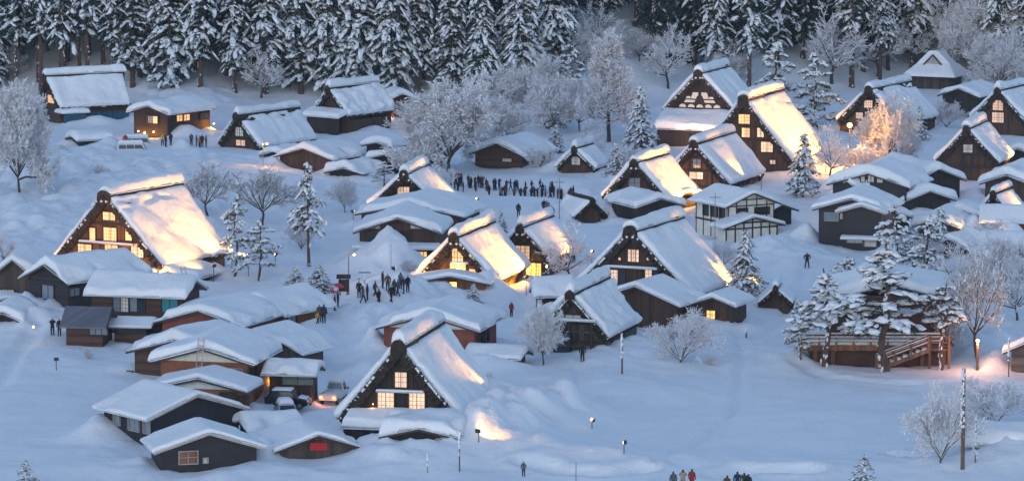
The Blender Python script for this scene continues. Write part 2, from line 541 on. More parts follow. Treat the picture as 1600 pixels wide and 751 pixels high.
def hit(loc, a, px, py, axis_, val):
    c = w2l(loc, a, Vector((0, 0, CH))); d = ray(px, py)
    dl = Vector((d.x * math.cos(a) - d.y * math.sin(a), d.x * math.sin(a) + d.y * math.cos(a), d.z))
    t = (val - c[axis_]) / dl[axis_]
    return c + dl * t

def window(root, face, plane, u0, u1, z0, z1, kind, nc=2, nr=1, frame='frame_wood', snow=False):
    def m(u, d, z):
        return (u, plane - d, z) if face == 'f' else ((plane + d, u, z) if face == 'r' else (plane - d, u, z))
    def bx(mb, ua, ub, za, zb, d0, d1):
        a = m(ua, d0, za); b = m(ub, d1, zb)
        mb.box(min(a[0], b[0]), max(a[0], b[0]), min(a[1], b[1]), max(a[1], b[1]), za, zb)
    if u0 > u1: u0, u1 = u1, u0
    if z0 > z1: z0, z1 = z1, z0
    t = .07
    w = empty('window', (0, 0, 0), 0, root)
    mb = MB()
    bx(mb, u0 - t, u1 + t, z1, z1 + t, -.02, .2); bx(mb, u0 - t, u1 + t, z0 - t, z0, -.02, .14)
    bx(mb, u0 - t, u0, z0, z1, -.02, .18); bx(mb, u1, u1 + t, z0, z1, -.02, .18)
    cw = (u1 - u0) / nc
    lit = any('lit' in q_ or q_ == 'paper' for q_ in (kind if isinstance(kind, (list, tuple)) else [kind]))
    if lit and u1 - u0 > .9:       # thin lattice of a paper screen
        k_ = max(2, int((u1 - u0) / .3)); j_ = max(2, int((z1 - z0) / .32))
        for i in range(1, k_): bx(mb, u0 + (u1 - u0) * i / k_ - .012, u0 + (u1 - u0) * i / k_ + .012, z0, z1, .031, .045)
        for j in range(1, j_): bx(mb, u0, u1, z0 + (z1 - z0) * j / j_ - .012, z0 + (z1 - z0) * j / j_ + .012, .031, .045)
    for i in range(1, nc):
        bx(mb, u0 + i * cw - .025, u0 + i * cw + .025, z0, z1, -.02, .07)
    rh = (z1 - z0) / nr
    for j in range(1, nr):
        bx(mb, u0, u1, z0 + j * rh - .02, z0 + j * rh + .02, -.02, .06)
    mb.build('frame', frame, w)
    for i in range(nc):
        k = kind[i % len(kind)] if isinstance(kind, (list, tuple)) else kind
        pb = MB(); bx(pb, u0 + i * cw + .03, u0 + (i + 1) * cw - .03, z0, z1, -.01, .03)
        pb.build('pane', k, w)
    if snow:
        sb = MB()
        if face == 'f':
            pillow(sb, u0 - .3, u1 + .3, plane - .45, plane - .0, lambda X, Y: 0 * X + z1 + .16, .18, 5, .3, .02)
        if sb.n:
            sb.build('sill_snow', 'snow_roof', w, True)
    return w

def px_windows(root, loc, a, face, plane, boxes):
    ax = 1 if face == 'f' else 0
    for b in boxes:
        x0, y0, x1, y1, kind = b[:5]
        nc = b[5] if len(b) > 5 else 2; nr = b[6] if len(b) > 6 else 1
        fr = b[7] if len(b) > 7 else 'frame_wood'
        p = hit(loc, a, x0, y1, ax, plane); q = hit(loc, a, x1, y0, ax, plane)
        ui = 0 if face == 'f' else 1
        window(root, face, plane, p[ui], q[ui], p.z, q.z, kind, nc, nr, fr)

HOUSES = {}
seedc = [1]
def nseed():
    seedc[0] += 1
    return seedc[0]

# ------------------------------------------------------------------ steep thatched farmhouse
def gassho(key, A, ye, gy, a, L, W, label, wins=(), wall='wood_brown', t=.85, snow=.52, bare=.25, open_=False,
           emblem=0, cap=True, beams=True, cat='farmhouse', gable=None, lumpy=1.0):
    sd_ = nseed()
    a = R(a)
    b = P(A[0], gy)
    zr = zat(A[0], A[1], b.y); ze = zat(A[0], ye, b.y)
    r = Vector((math.sin(a), math.cos(a), 0))
    loc = b + r * t
    root = empty('thatched_farmhouse' if cat == 'farmhouse' else 'thatched_' + cat, loc, -a)
    tag(root, label, cat, 'steep thatched roofs of the village')
    w = W / 2.0
    Lb = L - 2 * t
    tilt = math.atan2(zr - ze, w)
    sl = math.hypot(w, zr - ze)
    thk = min(.78, .1 * W)
    HOUSES[key] = dict(loc=loc, a=a, w=w, L=Lb, zr=zr, ze=ze, root=root)
    rs = np.random.default_rng(sd_)
    def yrange(v):
        return -(t * (1 - v) + .38 * v), Lb + t * (1 - v) + .38 * v
    # thatch: two thick slopes, ragged at verge and eave
    for sgn in (-1, 1):
        nvv, nuu = 64, 30
        V = np.linspace(0, 1, nvv); U = np.linspace(0, 1, nuu)
        UU, VV = np.meshgrid(U, V, indexing='ij')
        y0, y1 = yrange(VV)
        jit = rs.normal(0, .05, UU.shape)
        Yg = y0 + (y1 - y0) * UU
        Yg[0, :] += rs.normal(0, .07, nvv); Yg[-1, :] += rs.normal(0, .07, nvv)
        nx, nz = math.sin(tilt), math.cos(tilt)
        dist = VV * sl
        dist[:, -1] += rs.normal(.0, .10, nuu)
        flare = .10 * VV ** 4 * 0
        Xo = sgn * (dist * math.cos(tilt) + nx * jit); Zo = zr - dist * math.sin(tilt) + nz * jit + flare
        th2 = thk * (.9 + .1 * VV)
        Xi = sgn * (dist * math.cos(tilt) - nx * th2 + rs.normal(0, .03, UU.shape)); Zi = zr - dist * math.sin(tilt) - nz * th2 + rs.normal(0, .03, UU.shape)
        Yi = np.array(Yg); Yi[0, :] += .12 + rs.normal(0, .08, nvv); Yi[-1, :] -= .12
        Zi[:, -1] += rs.normal(-.12, .16, nuu)
        if sgn > 0:
            top = np.stack([Xo, Yg, Zo], -1); bot = np.stack([Xi, Yi, Zi], -1)
        else:
            top = np.stack([Xo, Yg, Zo], -1)[:, ::-1]; bot = np.stack([Xi, Yi, Zi], -1)[:, ::-1]
        MB().shell(top, bot).build('thatch_slope', 'thatch', root)
        # snow on the slope: thick slab with a ragged verge, thin patches near the ridge
        nvv, nuu = 30, int(max(14, (Lb + 2 * t) / .42))
        V = np.concatenate([[0, .004, .015], np.linspace(.04, .955, nvv), [.98, .993, 1.0]])
        U = np.concatenate([[0, .006, .02], np.linspace(.045, .955, nuu), [.98, .994, 1.0]])
        UU, VV = np.meshgrid(U, V, indexing='ij')
        v0, v1 = .07, 1.0
        Vr = v0 + (v1 - v0) * VV
        y0, y1 = yrange(Vr)
        k = np.clip(1 - np.minimum(UU, 1 - UU) / .05, 0, 1)
        rag = .14 * vnoise(Vr * sl / .35, UU * 0 + sd_, sd_ + int(sgn)) + .16 * vnoise(Vr * sl / 1.4, UU * 0, sd_ + 4)
        Y = y0 + .02 + (y1 - y0 - .04) * UU
        Y = Y + np.where(UU < .5, 1, -1) * k * (rag + .05)
        D = Vr * sl
        e = np.minimum(np.clip(np.minimum(UU, 1 - UU) * (y1 - y0) / .45, 0, 1), np.clip(np.minimum(VV, 1 - VV) * sl / .4, 0, 1))
        ef = np.sqrt(np.clip(1 - (1 - e) ** 2, 0, 1))
        lum = .55 * fbm(Y / 2.2 + sd_, D / 3.6, sd_ + 8, 3) + .22 * fbm(Y / .8, D / .9, sd_ + 9, 2) + .34 * vnoise(Y / .6 + sd_, D / 6.0, sd_ + 10) * np.clip(Vr * 2 - .2, 0, 1)
        pat = np.clip(1 - np.abs(Vr - .17) / .13, 0, 1) * np.clip(fbm(Y / 1.7, D / .5, sd_ + 12, 3) - (.42 - bare * .9), 0, 1) * 4.0
        T = snow * (ef * np.maximum(.35, 1 + lum * lumpy + (lumpy - 1) * .5 * fbm(Y / .9, D / .8, sd_ + 19, 2)) - pat) 
        T = np.maximum(T, np.where(pat > .4, -.12, .02))
        nx, nz = math.sin(tilt), math.cos(tilt)
        sag = .12 * ef * Vr ** 3
        X3 = sgn * (D * math.cos(tilt) + nx * (T + sag)); Z3 = zr - D * math.sin(tilt) + nz * (T + sag)
        top = np.stack([X3, Y, Z3], -1)
        bot = np.stack([sgn * (D * math.cos(tilt) - nx * .2), Y, zr - D * math.sin(tilt) - nz * .2], -1)
        if sgn < 0: top = top[:, ::-1]; bot = bot[:, ::-1]
        MB().shell(top, bot).build('roof_snow', 'snow_roof', root, True)
    # ridge bundle of thatch and the loaf of snow on it
    cw = .05 * W + .12
    mb = MB()
    n = 14
    prof = [(-cw, -cw * math.tan(tilt) * .80), (-cw * .9, .02), (-cw * .45, .30), (0, .38), (cw * .45, .30), (cw * .9, .02), (cw, -cw * math.tan(tilt) * .80)]
    ys = np.linspace(-t - .16, Lb + t + .16, n)
    top = np.zeros((n, len(prof), 3)); bot = np.zeros_like(top)
    for i, yy in enumerate(ys):
        for j, (xx, zz) in enumerate(prof):
            jz = rs.normal(0, .035)
            top[i, j] = (xx + rs.normal(0, .03), yy, zr + zz + jz)
            bot[i, j] = (xx * .8, yy + (.25 if i == 0 else 0), zr - .45 - abs(xx) * math.tan(tilt) * .8)
    mb.shell(top[:, ::-1], bot[:, ::-1]).build('ridge_bundle', 'thatch', root)
    if cap:
        sb = MB()
        pillow(sb, -cw * 1.0, cw * 1.0, -t - .3 + .25, Lb + t + .3, lambda X, Y: zr + .36 - .55 * np.abs(X) ** 1.5, snow * 1.25, sd_ + 30, .4, .12, .3, .25)
        sb.build('ridge_snow', 'snow_roof', root, True)
    # body
    mb = MB()
    inx = lambda z: max(.1, (zr - thk / math.cos(tilt) * .75 - z) / math.tan(tilt))
    zb = -1.2
    zc = max(ze * .75, .8)
    xw = inx(zc)
    za = zr - thk / math.cos(tilt) * .75
    for y in (0, Lb):
        o = 1 if y == 0 else -1
        v = [(-xw, y, zb), (xw, y, zb), (xw, y, zc), (0, y, za), (-xw, y, zc), (-xw, y + .3 * o, zb), (xw, y + .3 * o, zb), (xw, y + .3 * o, zc), (0, y + .3 * o, za), (-xw, y + .3 * o, zc)]
        f = [(0, 1, 2, 3, 4), (9, 8, 7, 6, 5), (0, 5, 6, 1), (1, 6, 7, 2), (2, 7, 8, 3), (3, 8, 9, 4), (4, 9, 5, 0)]
        if y: f = [tuple(reversed(q)) for q in f]
        m2 = MB().add(v, f); m2.build('gable_wall', wall, root)
    for sx in (-1, 1):
        x0 = sx * (xw - .14)
        MB().box(min(x0, x0 + sx * .12), max(x0, x0 + sx * .12), .31, Lb - .31, zb, zc).build('side_wall', wall, root)
    wb = []
    for b_ in wins:
        q0 = hit(loc, a, b_[0], b_[3], 1, 0.0); q1 = hit(loc, a, b_[2], b_[1], 1, 0.0)
        wb.append((q0.x - .22, q1.x + .22, q0.z - .2, q1.z + .2))
    if beams:
        lev = [zc + (za - zc) * q_ for q_ in ((.0, .36, .66) if zr - ze > 4.5 else (.0, .48))]
        for i_ in range(len(lev)):
            for (u0, u1, z0, z1) in wb * 2:
                if z0 < lev[i_] < z1 and i_:
                    lev[i_] = z0 - .01 if lev[i_] - z0 < z1 - lev[i_] else z1 + .01
        for z in lev:
            hw = inx(z + .1)
            if any(z0 < z < z1 for (u0, u1, z0, z1) in wb): continue
            MB().box(-hw, hw, -.12, -.003, z - .11, z + .11).build('beam', 'timber', root)
        for k_, z in enumerate(lev[:-1]):
            z2 = lev[k_ + 1]
            hw = inx(z2) * .92
            nn = 4 if k_ == 0 else 2
            for i in range(nn):
                x = -hw + 2 * hw * i / (nn - 1)
                if z2 - z < .5 or any(u0 < x < u1 and z1 > z and z0 < z2 for (u0, u1, z0, z1) in wb): continue
                MB().box(x - .1, x + .1, -.09, -.004, z + .112, z2 - .112).build('post', 'timber', root)
    for i in range(emblem):
        x = (i - (emblem - 1) / 2) * .6
        zz = zr - .75 - (0 if (emblem != 3 or i != 1) else -.65)
        m2 = MB(); m2.tube((x, -t - .12, zz), (x, -t + .5, zz), .11, .11, 10)
        m2.build('ridge_pole_end', 'snow_roof', root)
    px_windows(root, loc, a, 'f', 0.0, wins)
    return root

# ------------------------------------------------------------------ pent roof with snow, part of a house
def pent(root, x0, x1, y, z, depth, drop, th=.45, name='pent_roof', wallmat=None, zb=-1):
    mb = MB()
    top = np.zeros((2, 2, 3)); bot = np.zeros((2, 2, 3))
    for i, xx in enumerate((x0, x1)):
        for j, (yy, zz) in enumerate(((y - depth, z - drop), (y, z))):
            top[i, j] = (xx, yy, zz); bot[i, j] = (xx, yy, zz - .14)
    p = mb.shell(top, bot).build(name, 'trim', root)
    sb = MB()
    pillow(sb, x0 - .1, x1 + .1, y - depth - .15, y - .02, lambda X, Y: z + .01 + (Y - y) * drop / depth, th, nseed(), .45, .08)
    sb.build('pent_snow', 'snow_roof', root, True)
    if wallmat:
        MB().box(x0 + .3, x1 - .3, y - depth + .4, y - depth + .55, zb, z - drop - .05).build('porch_wall', wallmat, root)
    return p

# ------------------------------------------------------------------ ordinary gabled house
def house(key, A, ye, gy, a, L, W, label, wall='clap_brown', wins=(), side=(), left=(), th=.75, cat='house', name='snowy_house',
          soft=.6, barge='trim', ov=.6, gable=None, roof='roof_metal', wall2=None, lump=.1, z0=-1.5, snowf=1.0):
    a = R(a)
    b = P(A[0], gy)
    if b.y > float(hill_start(b.x)) - 6: b = G(A[0], gy)
    zr = zat(A[0], A[1], b.y) - b.z; ze = zat(A[0], ye, b.y) - b.z
    r = Vector((math.sin(a), math.cos(a), 0))
    fo = min(.5, ov)
    loc = b + r * fo
    root = empty(name, loc, -a)
    tag(root, label, cat)
    w = W / 2; Lb = L - 2 * fo; ww = w - ov
    sl = (zr - ze) / w
    HOUSES[key] = dict(loc=loc, a=a, w=w, L=Lb, zr=zr, ze=ze, root=root)
    # walls
    zt = lambda x: zr - abs(x) * sl - .2
    v = []
    for y in (0, Lb):
        v += [(-ww, y, z0), (ww, y, z0), (ww, y, zt(ww)), (0, y, zt(0)), (-ww, y, zt(ww))]
    MB().add(v, [(0, 1, 2, 3, 4), (9, 8, 7, 6, 5), (1, 6, 7, 2), (5, 0, 4, 9), (2, 7, 8, 3), (3, 8, 9, 4), (0, 5, 6, 1)]).build('wall', wall, root)
    if gable:     # paler panel in the gable
        g0 = zt(ww) + .05
        gx_ = ww - .12
        MB().add([(-gx_, -.05, g0), (gx_, -.05, g0), (0, -.05, zt(0)), (-gx_, -.003, g0), (gx_, -.003, g0), (0, -.003, zt(0))],
                 [(0, 1, 2), (5, 4, 3), (0, 3, 4, 1), (1, 4, 5, 2), (2, 5, 3, 0)]).build('gable_panel', gable, root)
    # roof slab and bargeboards
    xs = np.array([-w, -w * .5, 0, w * .5, w]); ys = np.array([-fo, Lb + fo])
    X, Y = np.meshgrid(xs, ys, indexing='ij')
    Z = zr - np.abs(X) * sl
    MB().shell(np.stack([X, Y, Z], -1), np.stack([X, Y, Z - .16], -1)).build('roof', roof, root)
    for sx in (-1, 1):
        mb = MB()
        v = [(0, -fo - .06, zr + .02), (sx * (w + .02), -fo - .06, ze + .02), (sx * (w + .02), -fo - .06, ze - .24), (0, -fo - .06, zr - .26)]
        v += [(p[0], -fo - .003, p[2]) for p in v]
        f = [(0, 1, 2, 3), (7, 6, 5, 4), (0, 4, 5, 1), (1, 5, 6, 2), (2, 6, 7, 3), (3, 7, 4, 0)]
        if sx > 0: f = [tuple(reversed(q)) for q in f]
        mb.add(v, f).build('bargeboard', barge, root)
    s2 = MB()
    eps = soft
    if th > 0:
        pillow(s2, -w - .12, w + .12, -fo - .15, Lb + fo + .15,
               lambda X, Y: zr + .015 - np.abs(X) * sl - np.where(np.abs(X) < eps, 0, 0), th, nseed(), .4, lump, brk=1.0)
        s2.build('roof_snow', 'snow_roof', root, True)
    if wins: px_windows(root, loc, a, 'f', 0.0, wins)
    if side: px_windows(root, loc, a, 'r', ww, side)
    if left: px_windows(root, loc, a, 'l', -ww, left)
    return root

# ================================================================== THE VILLAGE
# ---- thatched farmhouses, front to back
gassho('G0', (623, 538), 660, 692, 12, 14.0, 10.4, 'big farmhouse in the centre foreground with three pale windows in a black gable',
       [(617, 581, 636, 604, 'lit_pale', 2, 1), (590, 613, 616, 639, 'lit_pale', 2, 1), (639, 613, 664, 639, 'lit_pale', 2, 1)], 'wood_dark', bare=.1)
gassho('G1', (164, 303), 410, 442, 30, 13.2, 13.4, 'big farmhouse at left with seven glowing windows in a warm lit plank gable',
       [(161, 332, 181, 343, 'lit_warm', 2, 1), (140, 356, 150, 375, 'lit_warm', 1, 1), (162, 356, 183, 375, 'lit_warm', 2, 1), (196, 356, 207, 375, 'lit_warm', 1, 1),
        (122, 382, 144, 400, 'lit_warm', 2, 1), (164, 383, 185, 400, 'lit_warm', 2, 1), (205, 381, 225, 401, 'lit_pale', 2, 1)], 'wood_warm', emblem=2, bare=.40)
gassho('G2', (709, 369), 440, 462, 16, 13.2, 8.4, 'golden lit farmhouse in the middle with glowing lattice windows',
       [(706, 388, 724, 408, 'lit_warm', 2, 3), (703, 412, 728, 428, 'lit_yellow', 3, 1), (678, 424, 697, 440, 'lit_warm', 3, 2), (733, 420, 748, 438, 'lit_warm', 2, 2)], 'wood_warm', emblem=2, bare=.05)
gassho('G3', (812, 355), 404, 432, 18, 10.6, 6.4, 'small farmhouse right of the golden lit one with yellow doorway',
       [(806, 384, 828, 404, 'lit_dim', 3, 2), (822, 411, 846, 431, 'lit_yellow', 3, 1)], 'wood_brown', emblem=2, bare=.05)
gassho('G4', (984, 358), 460, 490, 24, 12.4, 12.6, 'big farmhouse right of centre with floodlit roof and brown gable',
       [(981, 390, 999, 408, 'lit_pale', 3, 1), (954, 422, 977, 442, ['lit_pale', 'glass_dark'], 2, 1), (1008, 422, 1030, 441, ['lit_pale', 'glass_dark'], 2, 1),
        (966, 402, 971, 406, 'lit_dim', 1, 1), (1010, 402, 1015, 406, 'lit_dim', 1, 1)], 'wood_brown', emblem=2, bare=.22)
gassho('G5', (890, 459), 527, 559, 17, 12.0, 7.0, 'unlit grey barn on posts in the middle with lumpy roof snow',
       [(883, 492, 908, 500, 'paper', 2, 1)], 'wood_grey', bare=0, cat='barn', snow=.6, lumpy=2.0)
gassho('G6', (990, 253), 311, 336, 22, 10.6, 8.2, 'farmhouse with floodlit right slope behind the white timbered house',
       [(982, 278, 1001, 293, 'glass_blue', 2, 2)], 'wood_brown', emblem=2, bare=.05)
gassho('G7', (1083, 223), 287, 303, 21, 14.5, 8.9, 'farmhouse with wide snowy right slope below the tallest lit gable',
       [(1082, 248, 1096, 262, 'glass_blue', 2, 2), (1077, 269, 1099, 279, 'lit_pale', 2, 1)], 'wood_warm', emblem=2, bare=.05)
gassho('G8', (1160, 153), 250, 270, 20, 15.5, 12.6, 'tall farmhouse upper right with floodlit roof and four glowing windows',
       [(1154, 179, 1172, 193, 'lit_warm', 2, 1), (1159, 200, 1172, 214, 'lit_warm', 2, 1), (1183, 200, 1194, 214, 'lit_pale', 2, 1), (1189, 222, 1208, 237, 'lit_pale', 2, 1),
        (1203, 250, 1212, 256, 'lit_dim', 2, 1)], 'wood_brown', bare=.1)
gassho('G9', (1090, 113), 176, 226, 21, 11.5, 10.4, 'temple hall with white plaster gable carving above a broad lower roof', (), 'wood_dark', emblem=2, bare=0, cat='temple', beams=False)
gassho('G10', (1356, 138), 192, 216, 28, 13.5, 9.6, 'farmhouse behind the bright bare lamp at upper right',
       [(1350, 157, 1364, 168, 'lit_dim', 1, 1), (1337, 176, 1349, 185, 'lit_dim', 1, 1)], 'wood_brown', bare=.5)
gassho('G11', (1557, 141), 187, 214, 26, 13, 7.9, 'farmhouse at the right edge with two windows one above the other',
       [(1551, 157, 1568, 172, 'lit_dim', 2, 2), (1550, 176, 1569, 191, 'lit_dim', 2, 2)], 'wood_brown', bare=.1)
gassho('G12', (1509, 200), 254, 284, 18, 9.8, 8.0, 'farmhouse at right with one pale window and lit right roof edge',
       [(1505, 226, 1520, 238, 'paper', 2, 2)], 'wood_brown', bare=.05)
gassho('G13', (631, 271), 326, 348, 12, 10, 8.6, 'farmhouse with three white ridge pole ends above the long two storey house',
       [(621, 292, 640, 304, 'lit_dim', 2, 1)], 'wood_brown', emblem=3, bare=0)
gassho('G14', (897, 232), 264, 274, 20, 6.4, 5.2, 'very small thatched hut with one window above the queue of people',
       [(893, 245, 907, 257, 'paper', 2, 1)], 'wood_brown', bare=0, beams=False, cat='hut')
gassho('G15', (926, 313), 339, 347, -24, 6, 4.2, 'small low thatched hut buried in snow left of the lit farmhouse', (), 'wood_brown', bare=0, beams=False, cat='hut', cap=False)
gassho('G16', (512, 138), 179, 209, 38, 10.5, 6.6, 'farmhouse under a thick lumpy snow cap against the forest', (), 'wood_brown', bare=0, beams=False, snow=.7, lumpy=2.4)
gassho('G17', (369, 180), 228, 235, 34, 13.4, 7.0, 'farmhouse at upper left with two windows and ragged thatch under the ridge',
       [(368, 199, 381, 212, 'paper', 2, 1), (369, 219, 384, 227, 'lit_dim', 2, 1)], 'wood_brown', bare=.62)
gassho('G18', (1551, 302), 346, 354, 22, 6.5, 5.2, 'little thatched hut near the right edge with yellow lights beside it',
       [(1544, 320, 1556, 332, 'lit_dim', 2, 1)], 'wood_brown', bare=0, beams=False, cat='hut')
gassho('G19', (1211, 451), 475, 488, 8, 4.2, 3.3, 'tiny thatched hut half buried beside the dark snowy pine', (), 'wood_brown', bare=0, beams=False, cat='hut', snow=.35)
gassho('G20', (70, 118), 165, 191, 62, 11.8, 8.2, 'farmhouse at the far left showing its long snowy slope over blue tarpaulins',
       [(75, 150, 87, 160, 'lit_warm', 1, 1)], 'wood_brown', bare=.05)

# pent roofs and other additions to the thatched houses
h = HOUSES['G0']
pent(h['root'], -h['w'] * .80, h['w'] * .86, -.15, h['ze'] + .55, 2.1, .8, .6, wallmat='wood_dark')
for z_ in (1.05,):
    pass
h = HOUSES['G9']   # lower skirt roof and plaster carving
pent(h['root'], -h['w'] * .93, h['w'] * .98, -.05, h['ze'] - .1, 4.6, 1.8, .75, wallmat='wood_dark', zb=-1.5)
g = h['root']
zb_ = h['ze'] + .55
MB().box(-3.0, 3.0, -.10, -.004, zb_ - .18, zb_).build('beam', 'timber', g)
MB().box(-2.3, 2.3, -.10, -.004, zb_ + 1.05, zb_ + 1.2).build('beam', 'timber', g)
for i in range(5):
    x = -2.4 + i * 1.2
    m_ = MB(); 
    n_ = 10
    v_ = [(x, -.05, zb_ + .05)] + [(x + .48 * math.cos(math.pi * k / n_), -.05, zb_ + .05 + .42 * math.sin(math.pi * k / n_)) for k in range(n_ + 1)]
    v2 = [(p[0], -.003, p[2]) for p in v_]
    f_ = [(0, k, k + 1) for k in range(1, n_ + 1)]
    m_.add(v_ + v2, f_ + [(k, k + len(v_), k + 1 + len(v_), k + 1) for k in range(1, n_ + 1)]).build('plaster_panel', 'plaster', g)
for x, w_, h_ in ((-1.75, .42, .8), (-.85, .62, 1.35), (.85, .62, 1.35), (1.75, .42, .8)):
    m_ = MB()
    sx = 1 if x < 0 else -1
    v_ = [(x - w_, -.055, zb_ + 1.25 - .55), (x + w_, -.055, zb_ + 1.25 - .55), (x + w_ * (1 if sx > 0 else .2), -.055, zb_ + .7 + h_), (x - w_ * (.2 if sx > 0 else 1), -.055, zb_ + .7 + h_)]
    v2 = [(p[0], -.004, p[2]) for p in v_]
    m_.add(v_ + v2, [(0, 1, 2, 3), (7, 6, 5, 4), (0, 4, 5, 1), (1, 5, 6, 2), (2, 6, 7, 3), (3, 7, 4, 0)]).build('plaster_panel', 'plaster', g)
MB().add([(-.8, -.12, zb_ + .5), (.8, -.12, zb_ + .5), (.35, -.12, zb_ + 1.6), (-.35, -.12, zb_ + 1.6), (-.8, -.06, zb_ + .5), (.8, -.06, zb_ + .5), (.35, -.06, zb_ + 1.6), (-.35, -.06, zb_ + 1.6)],
         [(0, 1, 2, 3), (0, 4, 5, 1), (1, 5, 6, 2), (2, 6, 7, 3), (3, 7, 4, 0)]).build('carved_strut', 'timber', g)
h = HOUSES['G16']
pent(h['root'], -h['w'] * 1.0, h['w'] * .9, -.1, h['ze'] + .3, 2.0, .5, .6, wallmat='wood_dark', zb=-1.5)
h = HOUSES['G20']
MB().box(h['w'] * .965, h['w'] * .975, 4.2, h['L'] + .1, -1, h['ze'] * .62).build('tarpaulin', 'tarp_blue', h['root'])
for i in range(9):
    y_ = 3.6 + i * (h['L'] - 3.6) / 8
    MB().box(h['w'] * .98, h['w'] * .99, y_ - .05, y_ + .05, .9, h['ze'] + .3).build('post', 'timber', h['root'])
m_ = MB(); m_.box(h['w'] * .8, h['w'] + 1.6, -.4, 3.4, 1.55, 1.7); m_.build('lean_to_roof', 'trim', h['root'])
m_ = MB(); pillow(m_, h['w'] * .8, h['w'] + 1.8, -.6, 3.5, lambda X, Y: 1.71 + 0 * X, .55, 91); m_.build('pent_snow', 'snow_roof', h['root'], True)
MB().box(h['w'] + 1.3, h['w'] + 1.36, -.2, 3.2, -1, 1.54).build('tarpaulin', 'tarp_blue', h['root'])
# barn on posts: open ground floor
h = HOUSES['G5']
for i, x in enumerate((-2.1, -.1, 2.0)):
    MB().box(x - .12, x + .12, -.75, -.5, -.8, 3.3).build('post', 'timber', h['root'])
for z_ in (1.0, 2.3):
    MB().box(-2.3, 2.3, -.72, -.56, z_, z_ + .14).build('rail', 'wood_grey', h['root'])
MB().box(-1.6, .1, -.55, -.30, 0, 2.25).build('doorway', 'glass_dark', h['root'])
MB().box(-2.5, 2.4, -.8, -.02, 3.3, 3.42).build('sill_board', 'wood_grey', h['root'])
m_ = MB(); pillow(m_, -2.5, 2.4, -.85, -.03, lambda X, Y: 3.43 + 0 * X, .14, 7, .4, .02); m_.build('ledge_snow', 'snow_roof', h['root'], True)
for i in range(4):
    y_ = .6 + i * 1.9
    MB().box(h['w'] * .78, h['w'] * .82, y_ - .09, y_ + .09, -.8, h['ze'] + .2).build('post', 'timber', h['root'])
for z_ in (.8, 1.7):
    MB().box(h['w'] * .83, h['w'] * .86, .2, 7.0, z_, z_ + .14).build('rail', 'wood_grey', h['root'])
# narrow snow lines on ledges above windows
for k, x0, x1, z_ in (('G0', -1.9, 1.9, None), ('G4', -2.6, 2.6, None), ('G1', -3.4, 3.2, None), ('G2', -.4, 1.3, None)):
    h = HOUSES[k]
    p = {'G0': (627, 610), 'G4': (990, 417), 'G1': (172, 379), 'G2': (716, 410)}[k]
    zz = hit(h['loc'], h['a'], p[0], p[1], 1, 0.0).z
    MB().box(x0, x1, -.5, -.13, zz - .1, zz).build('ledge', 'timber', h['root'])
    m_ = MB(); pillow(m_, x0 - .05, x1 + .05, -.55, -.13, lambda X, Y: zz + .005 + 0 * X, .13, 7, .5, .02); m_.build('ledge_snow', 'snow_roof', h['root'], True)

# ---- ordinary houses (photo pixels of the gable apex, eave row, ground row; turn, length, width)
house('R1', (232, 165), 177, 216, 33, 10.5, 6.9, 'dark two storey house at upper left with lamplit porch and vans in front', 'wood_dark',
      [(231, 182, 247, 192, ['frame_metal', 'lit_warm'], 2, 1)], [(275, 179, 285, 190, 'lit_warm', 2, 1), (286, 178, 296, 189, 'lit_warm', 2, 1), (312, 176, 326, 188, 'glass_dark', 3, 1)], th=.7)
house('R2', (474, 231), 247, 274, 30, 7.8, 8.8, 'brown house with a low gable behind the tall bare trunked conifer', 'wood_brown',
      [(438, 256, 448, 268, 'glass_dark', 2, 1)], [(522, 256, 530, 268, 'glass_blue', 2, 1), (534, 254, 552, 265, 'glass_blue', 3, 1)], th=.6)
house('R3', (601, 241), 250, 274, 42, 8.5, 6.0, 'dark little gabled house at the foot of the big frosted tree', 'wood_dark', th=.7)
house('R4', (588, 222), 228, 243, 30, 7.5, 4.8, 'low shed under a smooth snow dome left of the big frosted tree', 'wood_dark', th=.9, cat='shed', name='snowy_shed')
house('R5', (776, 223), 242, 265, 28, 9.0, 7.9, 'brown plank house right of the big frosted tree', 'clap_brown', [(785, 248, 800, 252, 'paper', 1, 1)], th=.7)
house('R7', (629, 146), 155, 188, -18, 5, 3.8, 'narrow hut at the forest edge with a warm lit side', 'wood_brown', th=.6, cat='hut', name='snowy_hut')
house('R9', (640, 319), 336, 372, 14, 9.5, 12.5, 'broad low house under an arched snow roof behind the long two storey house', 'wood_brown', th=0.65)
house('R8', (621, 340), 363, 408, 6, 9, 9.4, 'long two storey house with pale gable strips behind a round snow heap', 'wood_brown',
      [(577, 351, 594, 357, 'plaster', 2, 1), (641, 351, 659, 357, 'plaster', 2, 1), (575, 363, 587, 378, 'glass_dark', 2, 1), (600, 362, 640, 378, 'wood_dark', 4, 1), (639, 393, 667, 400, 'lit_yellow', 5, 1)], th=0.68)
h = HOUSES['R8']; pent(h['root'], -4.6, 4.4, -.05, 1.75, 1.1, .3, .3)
house('R10', (70, 413), 438, 506, 40, 11, 6.6, 'black clapboard house at left with one blue window in its gable', 'clap_dark',
      [(66, 446, 85, 466, 'glass_blue', 2, 1, 'frame_wood')], [(108, 448, 124, 463, 'glass_blue', 2, 1), (143, 443, 157, 458, 'glass_blue', 2, 1)], th=0.65)
house('R11', (306, 438), 458, 522, -76, 9.8, 6.6, 'brown house at left with a teal curtained window under a long snow roof', 'clap_brown',
      left=[(177, 464, 201, 486, ['paper', 'glass_blue'], 2, 1), (203, 462, 226, 486, ['glass_dark', 'glass_blue'], 2, 1), (253, 465, 278, 487, 'glass_teal', 2, 1)], th=0.72)
